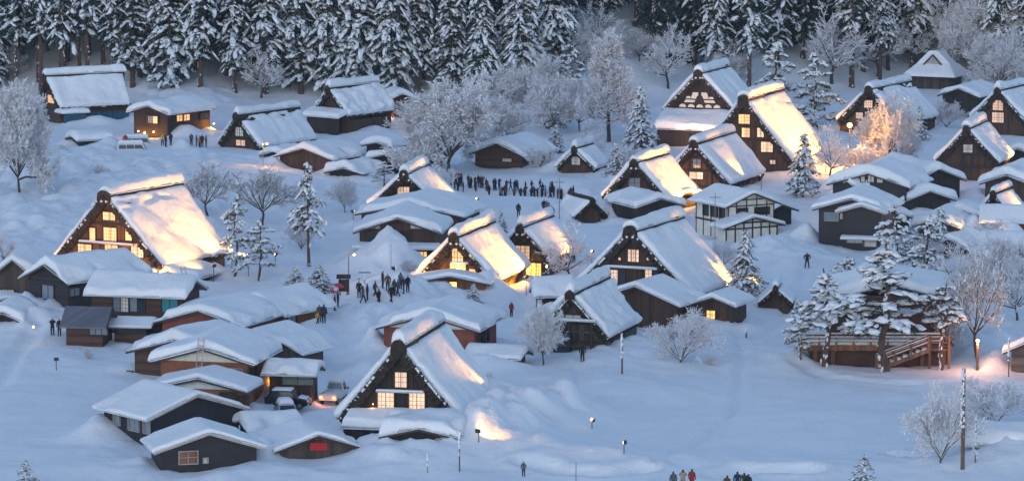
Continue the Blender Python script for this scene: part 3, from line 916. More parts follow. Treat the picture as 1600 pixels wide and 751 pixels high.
house('R12', (176, 479), 505, 538, -82, 4.4, 5.0, 'low shed with a bare grey ribbed roof in front of the brown house', 'clap_brown',
      left=[(140, 510, 168, 522, 'glass_blue', 3, 1)], th=0, cat='shed', name='snowy_shed', roof='roof_ribbed')
house('R12b', (242, 497), 506, 534, -82, 4.0, 4.0, 'low snow dusted roof right of the bare ribbed roof', 'clap_brown', left=[(182, 512, 226, 520, 'glass_dark', 4, 1)], th=.16, cat='shed', name='snowy_shed')
house('R13', (20, 405), 440, 482, 10, 8, 5.4, 'snow roofed building cut by the left edge with a pale window', 'wood_grey', [(3, 452, 22, 470, 'paper', 2, 1)], th=1.0)
house('R13b', (12, 464), 476, 500, -20, 4, 6.4, 'half timbered shed at the left edge with a thin sloping roof', 'plaster', th=.22, cat='shed', name='snowy_shed', barge='timber')
house('R13c', (4, 488), 502, 522, 12, 5, 4.0, 'small snow capped roof at the left edge beside a round drift', 'wood_dark', th=.9, cat='shed', name='snowy_shed')
house('R14a', (398, 466), 489, 524, 33, 8, 7.0, 'orange brown house with a white gable strip below the dark bushes', 'orange_wall', [(424, 496, 430, 512, 'paper', 1, 1)],
      [(448, 490, 462, 508, 'glass_blue', 2, 1)], th=0.65, gable='plaster')
house('R14b', (310, 484), 506, 545, 22, 9, 9.0, 'house almost hidden under a wide snow roof above the ladder house', 'red_wall', th=0.76)
house('R14c', (272, 531), 553, 590, 22, 9, 9.4, 'brown plank house behind the ladder house at left', 'clap_brown', [(200, 580, 208, 586, 'glass_blue', 1, 1)], th=0.72)
house('R14d', (317, 543), 566, 630, 13, 8.6, 8.9, 'orange house with a ladder leaning on its gable', 'orange_wall',
      [(350, 576, 379, 592, ['paper', 'glass_blue'], 2, 1, 'frame_metal')], [(387, 574, 392, 594, 'glass_dark', 2, 1), (394, 572, 399, 592, 'glass_dark', 2, 1)], th=0.76, gable='plaster')
house('R14e', (310, 590), 608, 648, 13, 4.6, 8.4, 'lower front wing with a white gable below the ladder house', 'orange_wall', [(345, 614, 368, 634, 'frame_wood', 2, 1), (372, 618, 388, 640, 'wood_brown', 2, 1)], th=0.42, gable='plaster')
house('R14f', (309, 615), 646, 692, -38, 7.6, 9.8, 'black house at lower left with thin snow on its roof', 'black_wall',
      left=[(180, 645, 188, 662, 'glass_blue', 1, 1, 'frame_metal'), (203, 651, 218, 670, 'glass_blue', 2, 1, 'frame_metal'), (226, 656, 234, 675, 'glass_blue', 1, 1, 'frame_metal')], th=0.28, barge='trim_pale', lump=.03)
house('R14g', (328, 674), 702, 738, -14, 5.4, 8.7, 'lower black house with a reddish window at the bottom left', 'black_wall', [(280, 704, 308, 724, 'deck_wood', 2, 2, 'trim_pale'), (318, 715, 324, 722, 'paper', 1, 1, 'frame_metal')], th=0.30, barge='trim_pale', lump=.05)
house('R14h', (497, 678), 700, 722, -18, 6.6, 6.9, 'brown plank shed with two red cloths at the bottom', 'wood_grey', th=0.28, cat='shed', name='snowy_shed')
house('R14i', (376, 656), 668, 686, 68, 4.8, 4.4, 'low flat shed with a lamplit snow dome beside the black house', 'wood_dark', th=0.65, cat='shed', name='snowy_shed')
house('R14j', (500, 569), 581, 624, -80, 4.6, 3.8, 'garage with a green grey shutter under a thick snow slab', 'wood_brown', left=[(441, 583, 490, 600, 'shutter_green', 2, 2)], th=0.76, cat='garage', name='snowy_garage')
house('R14k', (400, 522), 534, 560, 30, 5.5, 4.6, 'small brown shed right of the wide snow roofs', 'orange_wall', th=0.57, cat='shed', name='snowy_shed')
house('R14l', (440, 533), 550, 588, 30, 4.8, 4.4, 'slim lean shed above the snow topped garage', 'wood_grey', th=0.53, cat='shed', name='snowy_shed')
house('R15a', (668, 491), 514, 568, 14, 9.0, 9.6, 'red brown house behind the big centre farmhouse', 'red_wall', [(676, 497, 688, 501, 'glass_dark', 1, 1)],
      [(746, 520, 753, 540, 'glass_dark', 2, 1), (755, 515, 762, 536, 'glass_dark', 2, 1)], th=0.65, gable='plaster')
house('R15b', (822, 545), 556, 575, -72, 5.2, 3.8, 'low tin shed beside the red brown house', 'wood_grey', th=.35, cat='shed', name='snowy_shed', roof='roof_ribbed')
house('R15c', (1032, 310), 322, 352, -24, 8.0, 6.3, 'low house with snow slab roof in front of the floodlit slope', 'wood_dark', [(1020, 328, 1034, 336, 'glass_blue', 2, 1)], th=.6)
house('R16', (1177, 300), 320, 380, -29, 7.6, 7.2, 'white half timbered house in the middle right', 'plaster',
      [(1151, 325, 1167, 336, 'glass_dark', 2, 1), (1179, 323, 1201, 335, 'glass_dark', 2, 1)], left=[(1100, 318, 1107, 335, 'glass_dark', 2, 1), (1112, 321, 1122, 337, 'glass_dark', 2, 1), (1127, 323, 1133, 340, 'glass_dark', 1, 1)], th=.3, barge='timber', lump=.04)
h = HOUSES['R16']
for y_ in (.1, 1.7, 3.4, 5.0, h['L'] - .1):
    MB().box(-h['w'] + .54, -h['w'] + .597, y_ - .06, y_ + .06, -.3, h['ze'] - .05).build('timber_post', 'timber', h['root'])
for z_ in (2.3, h['ze'] - .2):
    MB().box(-h['w'] + .51, -h['w'] + .538, 0, h['L'], z_ - .1, z_ + .1).build('timber_beam', 'timber', h['root'])
ww_ = h['w'] - .6
for x in (-ww_ + .09, -1.9, -.6, .7, 2.0, ww_ - .09):
    MB().box(x - .055, x + .055, -.06, -.003, -.3, min(h['zr'] - abs(x) * (h['zr'] - h['ze']) / h['w'] - .3, 5.6)).build('timber_post', 'timber', h['root'])
for z_ in (h['ze'] - .1, h['ze'] + .55, 2.3):
    hw = ww_ if z_ < h['ze'] else max(.3, (h['zr'] - z_) / ((h['zr'] - h['ze']) / h['w']) - .7)
    MB().box(-hw, hw, -.085, -.062, z_ - .06, z_ + .06).build('timber_beam', 'timber', h['root'])
house('R16b', (1178, 338), 353, 384, -29, 2.6, 7.9, 'white lower front wing of the half timbered house', 'plaster', th=.28, barge='timber', lump=.03)
h = HOUSES['R16b']
ww_ = h['w'] - .6
for x in (-ww_ + .09, -2.1, -1.0, .1, 1.2, 2.3, ww_ - .09):
    MB().box(x - .08, x + .08, -.06, -.003, -.3, h['zr'] - abs(x) * (h['zr'] - h['ze']) / h['w'] - .3).build('timber_post', 'timber', h['root'])
for z_ in (h['ze'] - .25, h['ze'] + .35):
    hw = ww_ if z_ < h['ze'] else ww_ * .62
    MB().box(-hw, hw, -.085, -.062, z_ - .08, z_ + .08).build('timber_beam', 'timber', h['root'])
house('R17', (1356, 270), 290, 336, 22, 9, 10.0, 'big dark house under a very thick snow roof at right', 'black_wall', [(1345, 273, 1352, 284, 'plaster', 1, 1), (1356, 274, 1366, 284, 'plaster', 2, 1), (1370, 278, 1380, 285, 'plaster', 1, 1)],
      [(1418, 292, 1424, 312, 'glass_blue', 2, 1), (1425, 290, 1430, 310, 'glass_blue', 2, 1)], th=0.87)
house('R18', (1329, 310), 328, 394, 15, 8, 8.4, 'black house at right with stepped gables above the snow bank', 'black_wall',
      [(1289, 333, 1310, 344, 'glass_blue', 3, 1, 'frame_metal'), (1312, 333, 1321, 342, 'paper', 1, 1)], th=0.65)
house('R18b', (1345, 319), 331, 398, 15, 3.2, 5.4, 'narrow front gable joined to the black house at right', 'black_wall',
      [(1324, 369, 1347, 378, 'paper', 2, 1, 'frame_metal'), (1351, 372, 1369, 384, 'paper', 2, 2, 'frame_metal')], th=.22, barge='trim_pale', lump=.03)
h = HOUSES['R18b']; pent(h['root'], -2.1, 2.1, -.03, 1.9, .7, .15, .16)
house('R19', (1466, 263), 284, 318, -33, 9, 8.4, 'dark house with a smooth thick snow roof right of the biggest snow roof', 'wood_dark', th=1.0)
house('R20', (1452, 298), 314, 336, -20, 6, 7.0, 'low dark annex with a drooping snow roof at right', 'wood_dark', th=.9)
house('R21', (1572, 273), 288, 318, 22, 8, 6.6, 'snow roofed house at the right edge below the pale window farmhouse', 'wood_brown', th=1.0)
house('R22', (1662, 322), 344, 374, -82, 9, 5.6, 'pink walled house at the right edge with thin snow on a dark roof', 'orange_wall', left=[(1565, 356, 1576, 367, 'glass_blue', 1, 1), (1577, 356, 1590, 367, 'lit_warm', 1, 1), (1591, 356, 1600, 367, 'glass_blue', 1, 1)], th=.22)
house('R23', (1600, 372), 396, 412, -60, 7, 6, 'low roof with smooth thick snow at the right edge', 'wood_dark', th=1.1)
house('R24', (1482, 372), 394, 414, 30, 6, 6.0, 'tan walled shed behind the snow laden pines at right', 'deck_wall', th=.6, cat='shed', name='snowy_shed')
house('R26', (1614, 530), 552, 582, 20, 5, 5.4, 'log hut cut by the right edge near the glowing lamp', 'log_wall', th=.5, cat='hut', name='snowy_hut')
house('R27', (1640, 676), 692, 718, -78, 6.6, 5.0, 'hut with reddish wall under thick snow at the lower right edge', 'red_wall', th=1.0, cat='hut', name='snowy_hut')
house('R29', (1018, 73), 81, 94, 40, 8, 6.0, 'dark shed on the slope at the forest edge', 'wood_dark', th=.6, cat='shed', name='snowy_shed')
#house('R29b', (1150, 77), 83, 92, 60, 6, 5, 'snow domed shed behind the temple gable', 'wood_dark', th=.9, cat='shed', name='snowy_shed')
house('R30', (1497, 138), 150, 185, 28, 9, 6.4, 'dark gabled house beside the temple with reeds in front', 'wood_dark', th=.6)
house('R31', (702, 430), 442, 470, 6, 3.4, 8.2, 'warm lit entrance porch of the golden farmhouse', 'wood_warm', [(702, 440, 714, 452, 'lit_yellow', 1, 1)], th=.35, cat='porch', name='entrance_porch')
house('R32', (833, 445), 459, 487, 82, 4.0, 4.2, 'small open gate hut with thick snow cap below the golden farmhouse', 'wood_dark', th=.75, cat='hut', name='snowy_hut')
house('R33', (992, 446), 473, 512, 28, 6, 9.4, 'low wing with a sloping snow roof in front of the right centre farmhouse', 'wood_brown', th=.42, lump=.05)
house('R33b', (1113, 463), 476, 515, 24, 5, 4.6, 'small annex with a lit window at the foot of the floodlit roof', 'wood_brown', [(1104, 485, 1118, 497, 'lit_yellow', 2, 2)], th=.35)
house('R34', (655, 668), 682, 716, 8, 6, 6.4, 'buried porch building under deep snow in front of the centre farmhouse', 'wood_dark', th=1.0, cat='shed', name='snowy_shed')
house('R34b', (838, 627), 637, 656, -70, 4.4, 3.6, 'buried little hut in the drifts right of the centre farmhouse', 'wood_dark', th=.7, cat='hut', name='snowy_hut')
house('R35', (262, 424), 434, 448, 20, 6, 6.4, 'small warm lit snow roof at the foot of the left farmhouse', 'wood_warm', th=.7, cat='shed', name='snowy_shed')
house('R36', (78, 256), 264, 278, 40, 5.5, 4.2, 'small snowy shed on the left slope under the frosted tree', 'wood_brown', th=.6, cat='shed', name='snowy_shed')
house('R36b', (112, 212), 218, 228, 60, 5, 4, 'low snow roof just below the blue tarpaulins', 'wood_dark', th=.7, cat='shed', name='snowy_shed')
house('R37', (1222, 318), 330, 356, -40, 5, 5, 'dark shed with bare ribbed roof right of the timbered house', 'wood_dark', th=.1, cat='shed', name='snowy_shed', roof='roof_ribbed')
house('R38', (1500, 330), 340, 362, 15, 5, 5, 'low snowy roof left of the little hut with yellow lights', 'wood_dark', th=.8, cat='shed', name='snowy_shed')
house('R39', (537, 262), 270, 282, 25, 6, 5.4, 'flat snow covered shed below the brown house', 'wood_dark', th=.8, cat='shed', name='snowy_shed')

house('R17b', (1324, 283), 292, 334, 55, 4.2, 3.8, 'snow capped upper gable with a small ladder above the black stepped house', 'wood_dark', th=1.0)
house('R40', (1402, 332), 343, 372, -30, 5, 5.0, 'dark shed between the black stepped house and the low annex', 'wood_dark', th=.9, cat='shed', name='snowy_shed')
house('R41', (1462, 342), 354, 376, 20, 5.5, 5.4, 'dark snow roofed shed before the low annex at right', 'wood_dark', th=.9, cat='shed', name='snowy_shed')
house('R42', (1590, 232), 242, 262, 25, 5, 5.0, 'snow roofed shed at the right edge below the two window farmhouse', 'wood_dark', th=.8, cat='shed', name='snowy_shed')
house('R43', (28, 262), 270, 284, -30, 5, 4.4, 'dark shed on the left slope half hidden by frosted branches', 'wood_dark', th=.7, cat='shed', name='snowy_shed')
house('R44', (1075, 300), 308, 330, -30, 5, 5.2, 'low dark shed left above the white timbered house', 'wood_dark', th=.5, cat='shed', name='snowy_shed')
house('R45', (348, 497), 506, 530, 20, 5, 6.0, 'snow roof tucked between the orange house and the wide roofs', 'orange_wall', th=0.68, cat='shed', name='snowy_shed')
house('R46', (428, 236), 244, 258, 35, 4.5, 4.6, 'small dark shed left of the brown low gabled house', 'wood_dark', th=.7, cat='shed', name='snowy_shed')
# ladder on the orange house
h = HOUSES['R14d']
lad = empty('ladder', h['loc'], -h['a'])
tag(lad, 'pale ladder leaning against the gable of the orange house', 'ladder')
for sx in (-.24, .24):
    MB().bar((sx - .2, -1.6, .9), (sx, -.75, h['zr'] + .9), .07, .07).build('rail', 'trim_pale', lad)
for i in range(11):
    t_ = (i + .5) / 11
    c = Vector((-.2, -1.6, .9)).lerp(Vector((0, -.75, h['zr'] + .9)), t_)
    MB().bar((c.x - .24, c.y, c.z), (c.x + .24, c.y, c.z), .05, .05).build('rung', 'trim_pale', lad)
h = HOUSES['R11']
lad2 = empty('ladder', P(303, 475) , R(20)); tag(lad2, 'small ladder against the right end of the teal curtained house', 'ladder')
for sx in (-.22, .22):
    MB().bar((sx, 0, .2), (sx - .9, .9, 3.6), .06, .06).build('rail', 'trim_pale', lad2)
for i in range(8):
    c = Vector((0, 0, .2)).lerp(Vector((-.9, .9, 3.6)), (i + .5) / 8)
    MB().bar((c.x - .22, c.y, c.z), (c.x + .22, c.y, c.z), .05, .05).build('rung', 'trim_pale', lad2)
# two red cloths on the shed
h = HOUSES['R14h']
for i, x in enumerate((.1, .95)):
    p = hit(h['loc'], h['a'], (491, 504)[i], 697, 1, -.1)
    c = MB().box(-.35, .35, -.04, .0, -.3, .3).build('cloth', simple('red_cloth_%d' % i, (.5, .02, .03), .8), None)
    c.location = h['loc'] + Vector((p.x * math.cos(h['a']) + p.y * math.sin(h['a']), -p.x * math.sin(h['a']) + p.y * math.cos(h['a']), p.z))
    c.rotation_euler = (0, 0, -h['a'])
    tag(c, ('left', 'right')[i] + ' red cloth hanging on the brown plank shed', 'cloth')

# ---- hip and gable temple hall at the forest edge, upper right
def temple():
    b = G(1467, 140)
    z = lambda y: zat(1467, y, b.y + 4) - b.z
    a = R(24)
    root = empty('temple_hall', b + Vector((0, 4, 0)), -a)
    tag(root, 'small temple hall with hipped snow roof and triangular gable at the forest edge', 'temple')
    W, D = 8.2, 7.4
    zeave, zmid, zr = z(117), z(104), z(82)
    MB().box(-W / 2 + 1, W / 2 - 1, -D / 2 + 1, D / 2 - 1, -2, zeave + .2).build('wall', 'wood_grey', root)
    for i in range(5):
        x = -W / 2 + 1.1 + i * (W - 2.2) / 4
        MB().box(x - .1, x + .1, -D / 2 + .9, -D / 2 + .99, -2, zeave).build('post', 'timber', root)
    def roofz(X, Y, add=0.0):
        ex = (W / 2 - np.abs(X)); ey = (D / 2 - np.abs(Y))
        hipz = zeave + np.minimum(ex * 1.0, np.where(ey < 2.2, ey * .75, 1e3)) 
        return np.minimum(hipz, zr)
    for nm, mt, up in (('roof', 'roof_metal', 0), ('roof_snow', 'snow_roof', .3)):
        xs = np.unique(np.concatenate([np.linspace(-W / 2, W / 2, 30)])); ys = np.concatenate([np.linspace(-D / 2, -D / 2 + 2.19, 8), np.linspace(-D / 2 + 2.21, D / 2 - 2.21, 10), np.linspace(D / 2 - 2.19, D / 2, 8)])
        X, Y = np.meshgrid(xs, ys, indexing='ij')
        e = np.clip(np.minimum(W / 2 - np.abs(X), D / 2 - np.abs(Y)) / .4, 0, 1)
        Z = roofz(X, Y) + up * (np.sqrt(np.clip(1 - (1 - e) ** 2, 0, 1)) * (1 + .4 * fbm(X, Y, 5)))
        k = 1 + .02 * (up > 0)
        MB().shell(np.stack([X * k, Y * k, Z + .01 * (up > 0)], -1), np.stack([X * k, Y * k, np.where(up > 0, roofz(X, Y) + .005, zeave - .1 + 0 * X)], -1)).build(nm, mt, root, False)
    yg = -D / 2 + 2.0
    hz = zmid - .1; 
    MB().add([(-1.7, yg - .1, hz), (1.7, yg - .1, hz), (0, yg - .1, hz + 1.75), (-1.7, yg + .3, hz), (1.7, yg + .3, hz), (0, yg + .3, hz + 1.75)],
             [(0, 1, 2), (0, 3, 4, 1), (1, 4, 5, 2), (2, 5, 3, 0)]).build('gable_panel', 'trim_pale', root)
    for sx in (-1, 1):
        MB().bar((sx * 2.0, yg - .2, hz - .1), (0, yg - .2, hz + 2.0), .2, .2).build('bargeboard', 'timber', root)
temple()

# ---- big brown building with a raised deck, right
def deck_house():
    b = P(1370, 566)
    s = S(566)
    a = R(0)
    root = empty('deck_building', b)
    tag(root, 'brown building with raised timber deck and stairs behind snow laden pines', 'building')
    X = lambda px: (px - 1370) / s
    Zp = lambda py: (566 - py) / s
    dz = Zp(536)
    MB().box(X(1268), X(1480), -.6, 8, -1.5, dz - .3).build('base_wall', 'deck_wall', root)
    MB().box(X(1300), X(1482), 2.6, 10, dz + .02, dz + 4.0).build('wall', 'deck_wall', root)
    # shallow gable roof with deep snow
    xs = np.linspace(X(1285), X(1500), 5); ys = np.array([1.6, 10.8])
    XX_, YY_ = np.meshgrid(xs, ys, indexing='ij')
    xm = (xs[0] + xs[-1]) / 2
    Zr = dz + 5.2 - np.abs(XX_ - xm) * .26
    MB().shell(np.stack([XX_, YY_, Zr], -1), np.stack([XX_, YY_, Zr - .2], -1)).build('roof', 'roof_metal', root)
    sb = MB(); pillow(sb, xs[0] - .1, xs[-1] + .1, 1.5, 10.9, lambda A_, B_: dz + 5.22 - np.abs(A_ - xm) * .26, .9, 44); sb.build('roof_snow', 'snow_roof', root, True)
    MB().box(X(1330), X(1440), 2.5, 2.59, dz + .3, dz + 2.4).build('shutters', 'deck_wall', root)
    # deck: boards, fascia, posts, rails
    MB().box(X(1248), X(1490), -1.2, 2.58, dz - .16, dz).build('deck_floor', 'deck_wood', root)
    MB().box(X(1247), X(1430), -1.32, -1.2, dz - .42, dz + .05).build('fascia', 'deck_wood', root)
    sb = MB(); pillow(sb, X(1250), X(1425), -1.1, 1.2, lambda A_, B_: dz + .005 + 0 * A_, .35, 45); sb.build('deck_snow', 'snow_roof', root, True)
    for i in range(9):
        px = 1250 + i * 27
        MB().box(X(px) - .09, X(px) + .09, -1.42, -1.33, dz - .45, dz + 1.15).build('rail_post', 'deck_wood', root)
    for zz in (.45, .78, 1.1):
        MB().box(X(1250), X(1466), -1.52, -1.43, dz + zz - .06, dz + zz + .06).build('rail', 'deck_wood', root)
        m_ = MB(); pillow(m_, X(1250), X(1466), -1.56, -1.40, lambda A_, B_: dz + zz + .065 + 0 * A_, .07, 46, 1.2, .0); m_.build('rail_snow', 'snow_roof', root, True)
    for px in (1272, 1300, 1440, 1474):
        MB().box(X(px) - .16, X(px) + .16, -1.0, -.68, -1, dz - .17).build('deck_post', 'deck_wood', root)
    # stairs down to the left from the right end
    x1, x0 = X(1446), X(1366)
    for yy in (-3.0, -1.7):
        MB().bar((x1, yy, dz - .15), (x0, yy, -.25), .12, .34).build('stringer', 'deck_wood', root)
        for zz in (.55, .95):
            MB().bar((x1, yy, dz + zz), (x0, yy, .0 + zz), .08, .1).build('stair_rail', 'deck_wood', root)
            MB().bar((x1, yy, dz + zz + .085), (x0, yy, .085 + zz), .1, .06).build('rail_snow', 'snow_roof', root)
        for k in range(4):
            t_ = k / 3
            xx = x1 + (x0 - x1) * t_; z_ = dz * (1 - t_)
            MB().box(xx - .08, xx + .08, yy - .16, yy - .07, z_ - .4, z_ + 1.0).build('stair_post', 'deck_wood', root)
    for k in range(8):
        t_ = (k + .5) / 8
        xx = x1 + (x0 - x1) * t_; z_ = dz * (1 - t_)
        MB().box(xx - .24, xx + .24, -2.93, -1.77, z_ - .16, z_ - .1).build('step', 'deck_wood', root)
        m_ = MB(); pillow(m_, xx - .25, xx + .25, -2.92, -1.78, lambda A_, B_: z_ - .095 + 0 * A_, .22, 47 + k, .4, .02); m_.build('step_snow', 'snow_roof', root, True)
    MB().box(X(1446), X(1480), -3.0, -1.53, dz - .2, dz - .02).build('landing', 'deck_wood', root)
    for px in (1448, 1478):
        MB().box(X(px) - .1, X(px) + .1, -3.15, -3.02, -1, dz + 1.1).build('landing_post', 'deck_wood', root)
    for zz in (.5, .95):
        MB().box(X(1448), X(1478), -3.12, -3.03, dz + zz, dz + zz + .1).build('landing_rail', 'deck_wood', root)
deck_house()

# ------------------------------------------------------------------ snow banked against the houses, then the ground itself
for m_ in LOOSE:
    ok = True
    for h_ in HOUSES.values():
        q_ = w2l(h_['loc'], h_['a'], Vector((m_[0], m_[1], 0)))
        if abs(q_.x) < h_['w'] + m_[2] + .5 and -m_[3] - 4.5 < q_.y < h_['L'] * .6: ok = False
    if ok: MOUNDS.append(m_)
rb = np.random.default_rng(8)
for k_, h_ in HOUSES.items():
    if h_['loc'].z > 1 or k_ in ('R14j', 'R14i', 'R14l', 'R12', 'R12b', 'G19'): continue
    for _ in range(6):
        s_ = rb.integers(1, 4)
        if s_ == 0: lx, ly, hh_ = rb.uniform(-h_['w'], h_['w']), -rb.uniform(.8, 2.2), rb.uniform(.1, .35)
        elif s_ == 1: lx, ly, hh_ = h_['w'] + rb.uniform(-.2, 1.2), rb.uniform(0, h_['L']), rb.uniform(.25, .75)
        elif s_ == 2: lx, ly, hh_ = -h_['w'] - rb.uniform(-.2, 1.2), rb.uniform(0, h_['L']), rb.uniform(.25, .75)
        else: lx, ly, hh_ = rb.uniform(-h_['w'], h_['w']), h_['L'] + rb.uniform(.5, 2), rb.uniform(.3, .8)
        a_ = h_['a']
        MOUNDS.append((h_['loc'].x + lx * math.cos(a_) + ly * math.sin(a_), h_['loc'].y - lx * math.sin(a_) + ly * math.cos(a_), rb.uniform(1.5, 2.8), rb.uniform(1.5, 3.0), hh_))
gx = axis(-84, 84, .45, -600, 600)
gy_ = np.concatenate([axis(318, 470, .5, 40, 470), np.arange(470, 690, .8)])
gy_ = np.concatenate([gy_, 690 + np.cumsum(.8 * 1.35 ** np.arange(1, 17))])
XX, YY = np.meshgrid(gx, gy_, indexing='ij')
ZZ = terrain(XX, YY)
tm = bpy.data.meshes.new('snow_ground')
nv = XX.size
tm.vertices.add(nv)
tm.vertices.foreach_set('co', np.stack([XX, YY, ZZ], -1).reshape(-1))
idx = np.arange(nv).reshape(XX.shape)
q = np.stack([idx[:-1, :-1], idx[1:, :-1], idx[1:, 1:], idx[:-1, 1:]], -1).reshape(-1, 4)
tm.loops.add(q.size); tm.polygons.add(len(q))
tm.loops.foreach_set('vertex_index', q.reshape(-1))
tm.polygons.foreach_set('loop_start', np.arange(0, q.size, 4))
tm.polygons.foreach_set('loop_total', np.full(len(q), 4))
tm.polygons.foreach_set('use_smooth', np.ones(len(q), bool))
tm.materials.append(MATS['snow_ground'])
tm.update(calc_edges=True)
ground = bpy.data.objects.new('snow_ground', tm)
COL.objects.link(ground)
tag(ground, kind='structure')


# ================================================================== TREES
def ico(sub):
    t = (1 + 5 ** .5) / 2
    v = [(-1, t, 0), (1, t, 0), (-1, -t, 0), (1, -t, 0), (0, -1, t), (0, 1, t), (0, -1, -t), (0, 1, -t), (t, 0, -1), (t, 0, 1), (-t, 0, -1), (-t, 0, 1)]
    f = [(0, 11, 5), (0, 5, 1), (0, 1, 7), (0, 7, 10), (0, 10, 11), (1, 5, 9), (5, 11, 4), (11, 10, 2), (10, 7, 6), (7, 1, 8),
         (3, 9, 4), (3, 4, 2), (3, 2, 6), (3, 6, 8), (3, 8, 9), (4, 9, 5), (2, 4, 11), (6, 2, 10), (8, 6, 7), (9, 8, 1)]
    v = [np.array(p) / np.linalg.norm(p) for p in v]
    for _ in range(sub):
        c = {}; nf = []
        def mid(a, b):
            k = (min(a, b), max(a, b))
            if k not in c:
                m = v[a] + v[b]; v.append(m / np.linalg.norm(m)); c[k] = len(v) - 1
            return c[k]
        for a, b, d in f:
            x, y, z = mid(a, b), mid(b, d), mid(d, a)
            nf += [(a, x, z), (b, y, x), (d, z, y), (x, y, z)]
        f = nf
    return np.array(v), np.array(f)
ICO = [ico(0), ico(1)]

def blobs(mb, C, Sz, rng, sub=0, mi=0, jit=.22, ang=None, tilt=None):
    """lumps of snow: jittered, flattened little solids at centres C with half sizes Sz"""
    V, F = ICO[sub]
    n = len(C); k = len(V)
    if ang is None: ang = rng.uniform(0, 2 * math.pi, n)
    co, si = np.cos(ang), np.sin(ang)
    v = V[None] * (1 + rng.normal(0, jit, (n, k, 1))) * Sz[:, None, :]
    if tilt is not None: v[..., 2] -= v[..., 0] * tilt[:, None]
    x = v[..., 0] * co[:, None] - v[..., 1] * si[:, None]; y = v[..., 0] * si[:, None] + v[..., 1] * co[:, None]
    v = np.stack([x, y, v[..., 2]], -1) + C[:, None, :]
    f = (F[None] + (np.arange(n) * k)[:, None, None]).reshape(-1, 3)
    mb.addnp(v.reshape(-1, 3), f, mi)

def tufts(mb, C, size, rng, per=6, mi=0, droop=.5, wid=.3):
    """needle sprays: narrow random blades"""
    n = len(C) * per
    c = np.repeat(C, per, 0)
    sz = np.repeat(size, per) * rng.uniform(.6, 1.3, n)
    d = rng.normal(0, 1, (n, 3)); d[:, 2] = d[:, 2] * .6 - droop
    d /= np.linalg.norm(d, axis=1)[:, None]
    e = rng.normal(0, 1, (n, 3)); e -= d * (e * d).sum(1)[:, None]; e /= np.linalg.norm(e, axis=1)[:, None]
    o = c + rng.normal(0, .35, (n, 3)) * sz[:, None]
    a = o - d * sz[:, None] * .3 + e * sz[:, None] * wid; b = o - d * sz[:, None] * .3 - e * sz[:, None] * wid
    t = o + d * sz[:, None]
    v = np.stack([a, b, t], 1).reshape(-1, 3)
    mb.addnp(v, np.arange(n * 3).reshape(-1, 3), mi)

def prisms(mb, P0, P1, r0, r1, ns=3, mi=0):
    P0 = np.asarray(P0, float); P1 = np.asarray(P1, float); r0 = np.asarray(r0, float); r1 = np.asarray(r1, float)
    d = P1 - P0; d /= np.maximum(np.linalg.norm(d, axis=1), 1e-6)[:, None]
    ref = np.where(np.abs(d[:, 2:3]) < .9, np.array([[0, 0, 1.]]), np.array([[0, 1., 0]]))
    x = np.cross(d, ref); x /= np.linalg.norm(x, axis=1)[:, None]
    y = np.cross(x, d)
    ang = np.arange(ns) * 2 * math.pi / ns + .5
    ring = np.cos(ang)[None, :, None] * x[:, None] + np.sin(ang)[None, :, None] * y[:, None]
    v = np.concatenate([P0[:, None] + ring * r0[:, None, None], P1[:, None] + ring * r1[:, None, None]], 1)
    k = np.arange(ns); k2 = (k + 1) % ns
    f = np.stack([k, k2, k2 + ns, k + ns], -1)
    F = (f[None] + (np.arange(len(P0)) * 2 * ns)[:, None, None]).reshape(-1, 4)
    mb.addnp(v.reshape(-1, 3), F, mi)

def trunk_mesh(H, r0, r1, bend, rng, n=10, mat='bark_cedar', snow=True):
    mb = MB()
    zs = np.linspace(-1.5, H, n + 1)
    off = np.cumsum(rng.normal(0, bend, (n + 1, 2)), 0)
    off -= off[1]
    pts = np.column_stack([off, zs])
    rr = r0 + (r1 - r0) * np.linspace(0, 1, n + 1)
    rr[0] *= 1.35
    v = []
    for p, r_ in zip(pts, rr):
        for k in range(8):
            q_ = k * math.pi / 4
            v.append((p[0] + r_ * math.cos(q_), p[1] + r_ * math.sin(q_), p[2]))
    f = [(i * 8 + k, i * 8 + (k + 1) % 8, (i + 1) * 8 + (k + 1) % 8, (i + 1) * 8 + k) for i in range(n) for k in range(8)]
    mb.add(v, f, 0)
    if snow:     # snow stuck to the bark in patches
        m = 60
        z = rng.uniform(0, H * .8, m); an = rng.normal(-1.2, .8, m)
        rad = np.interp(z, zs, rr)
        c = np.column_stack([np.interp(z, zs, pts[:, 0]) + rad * np.cos(an), np.interp(z, zs, pts[:, 1]) + rad * np.sin(an), z])
        s = rng.uniform(.04, .10, m)
        blobs(mb, c, np.column_stack([s, s, s * rng.uniform(1, 3, m)]), rng, 0, 1)
    return mb.mesh('trunk', [mat, 'snow_tree']), pts

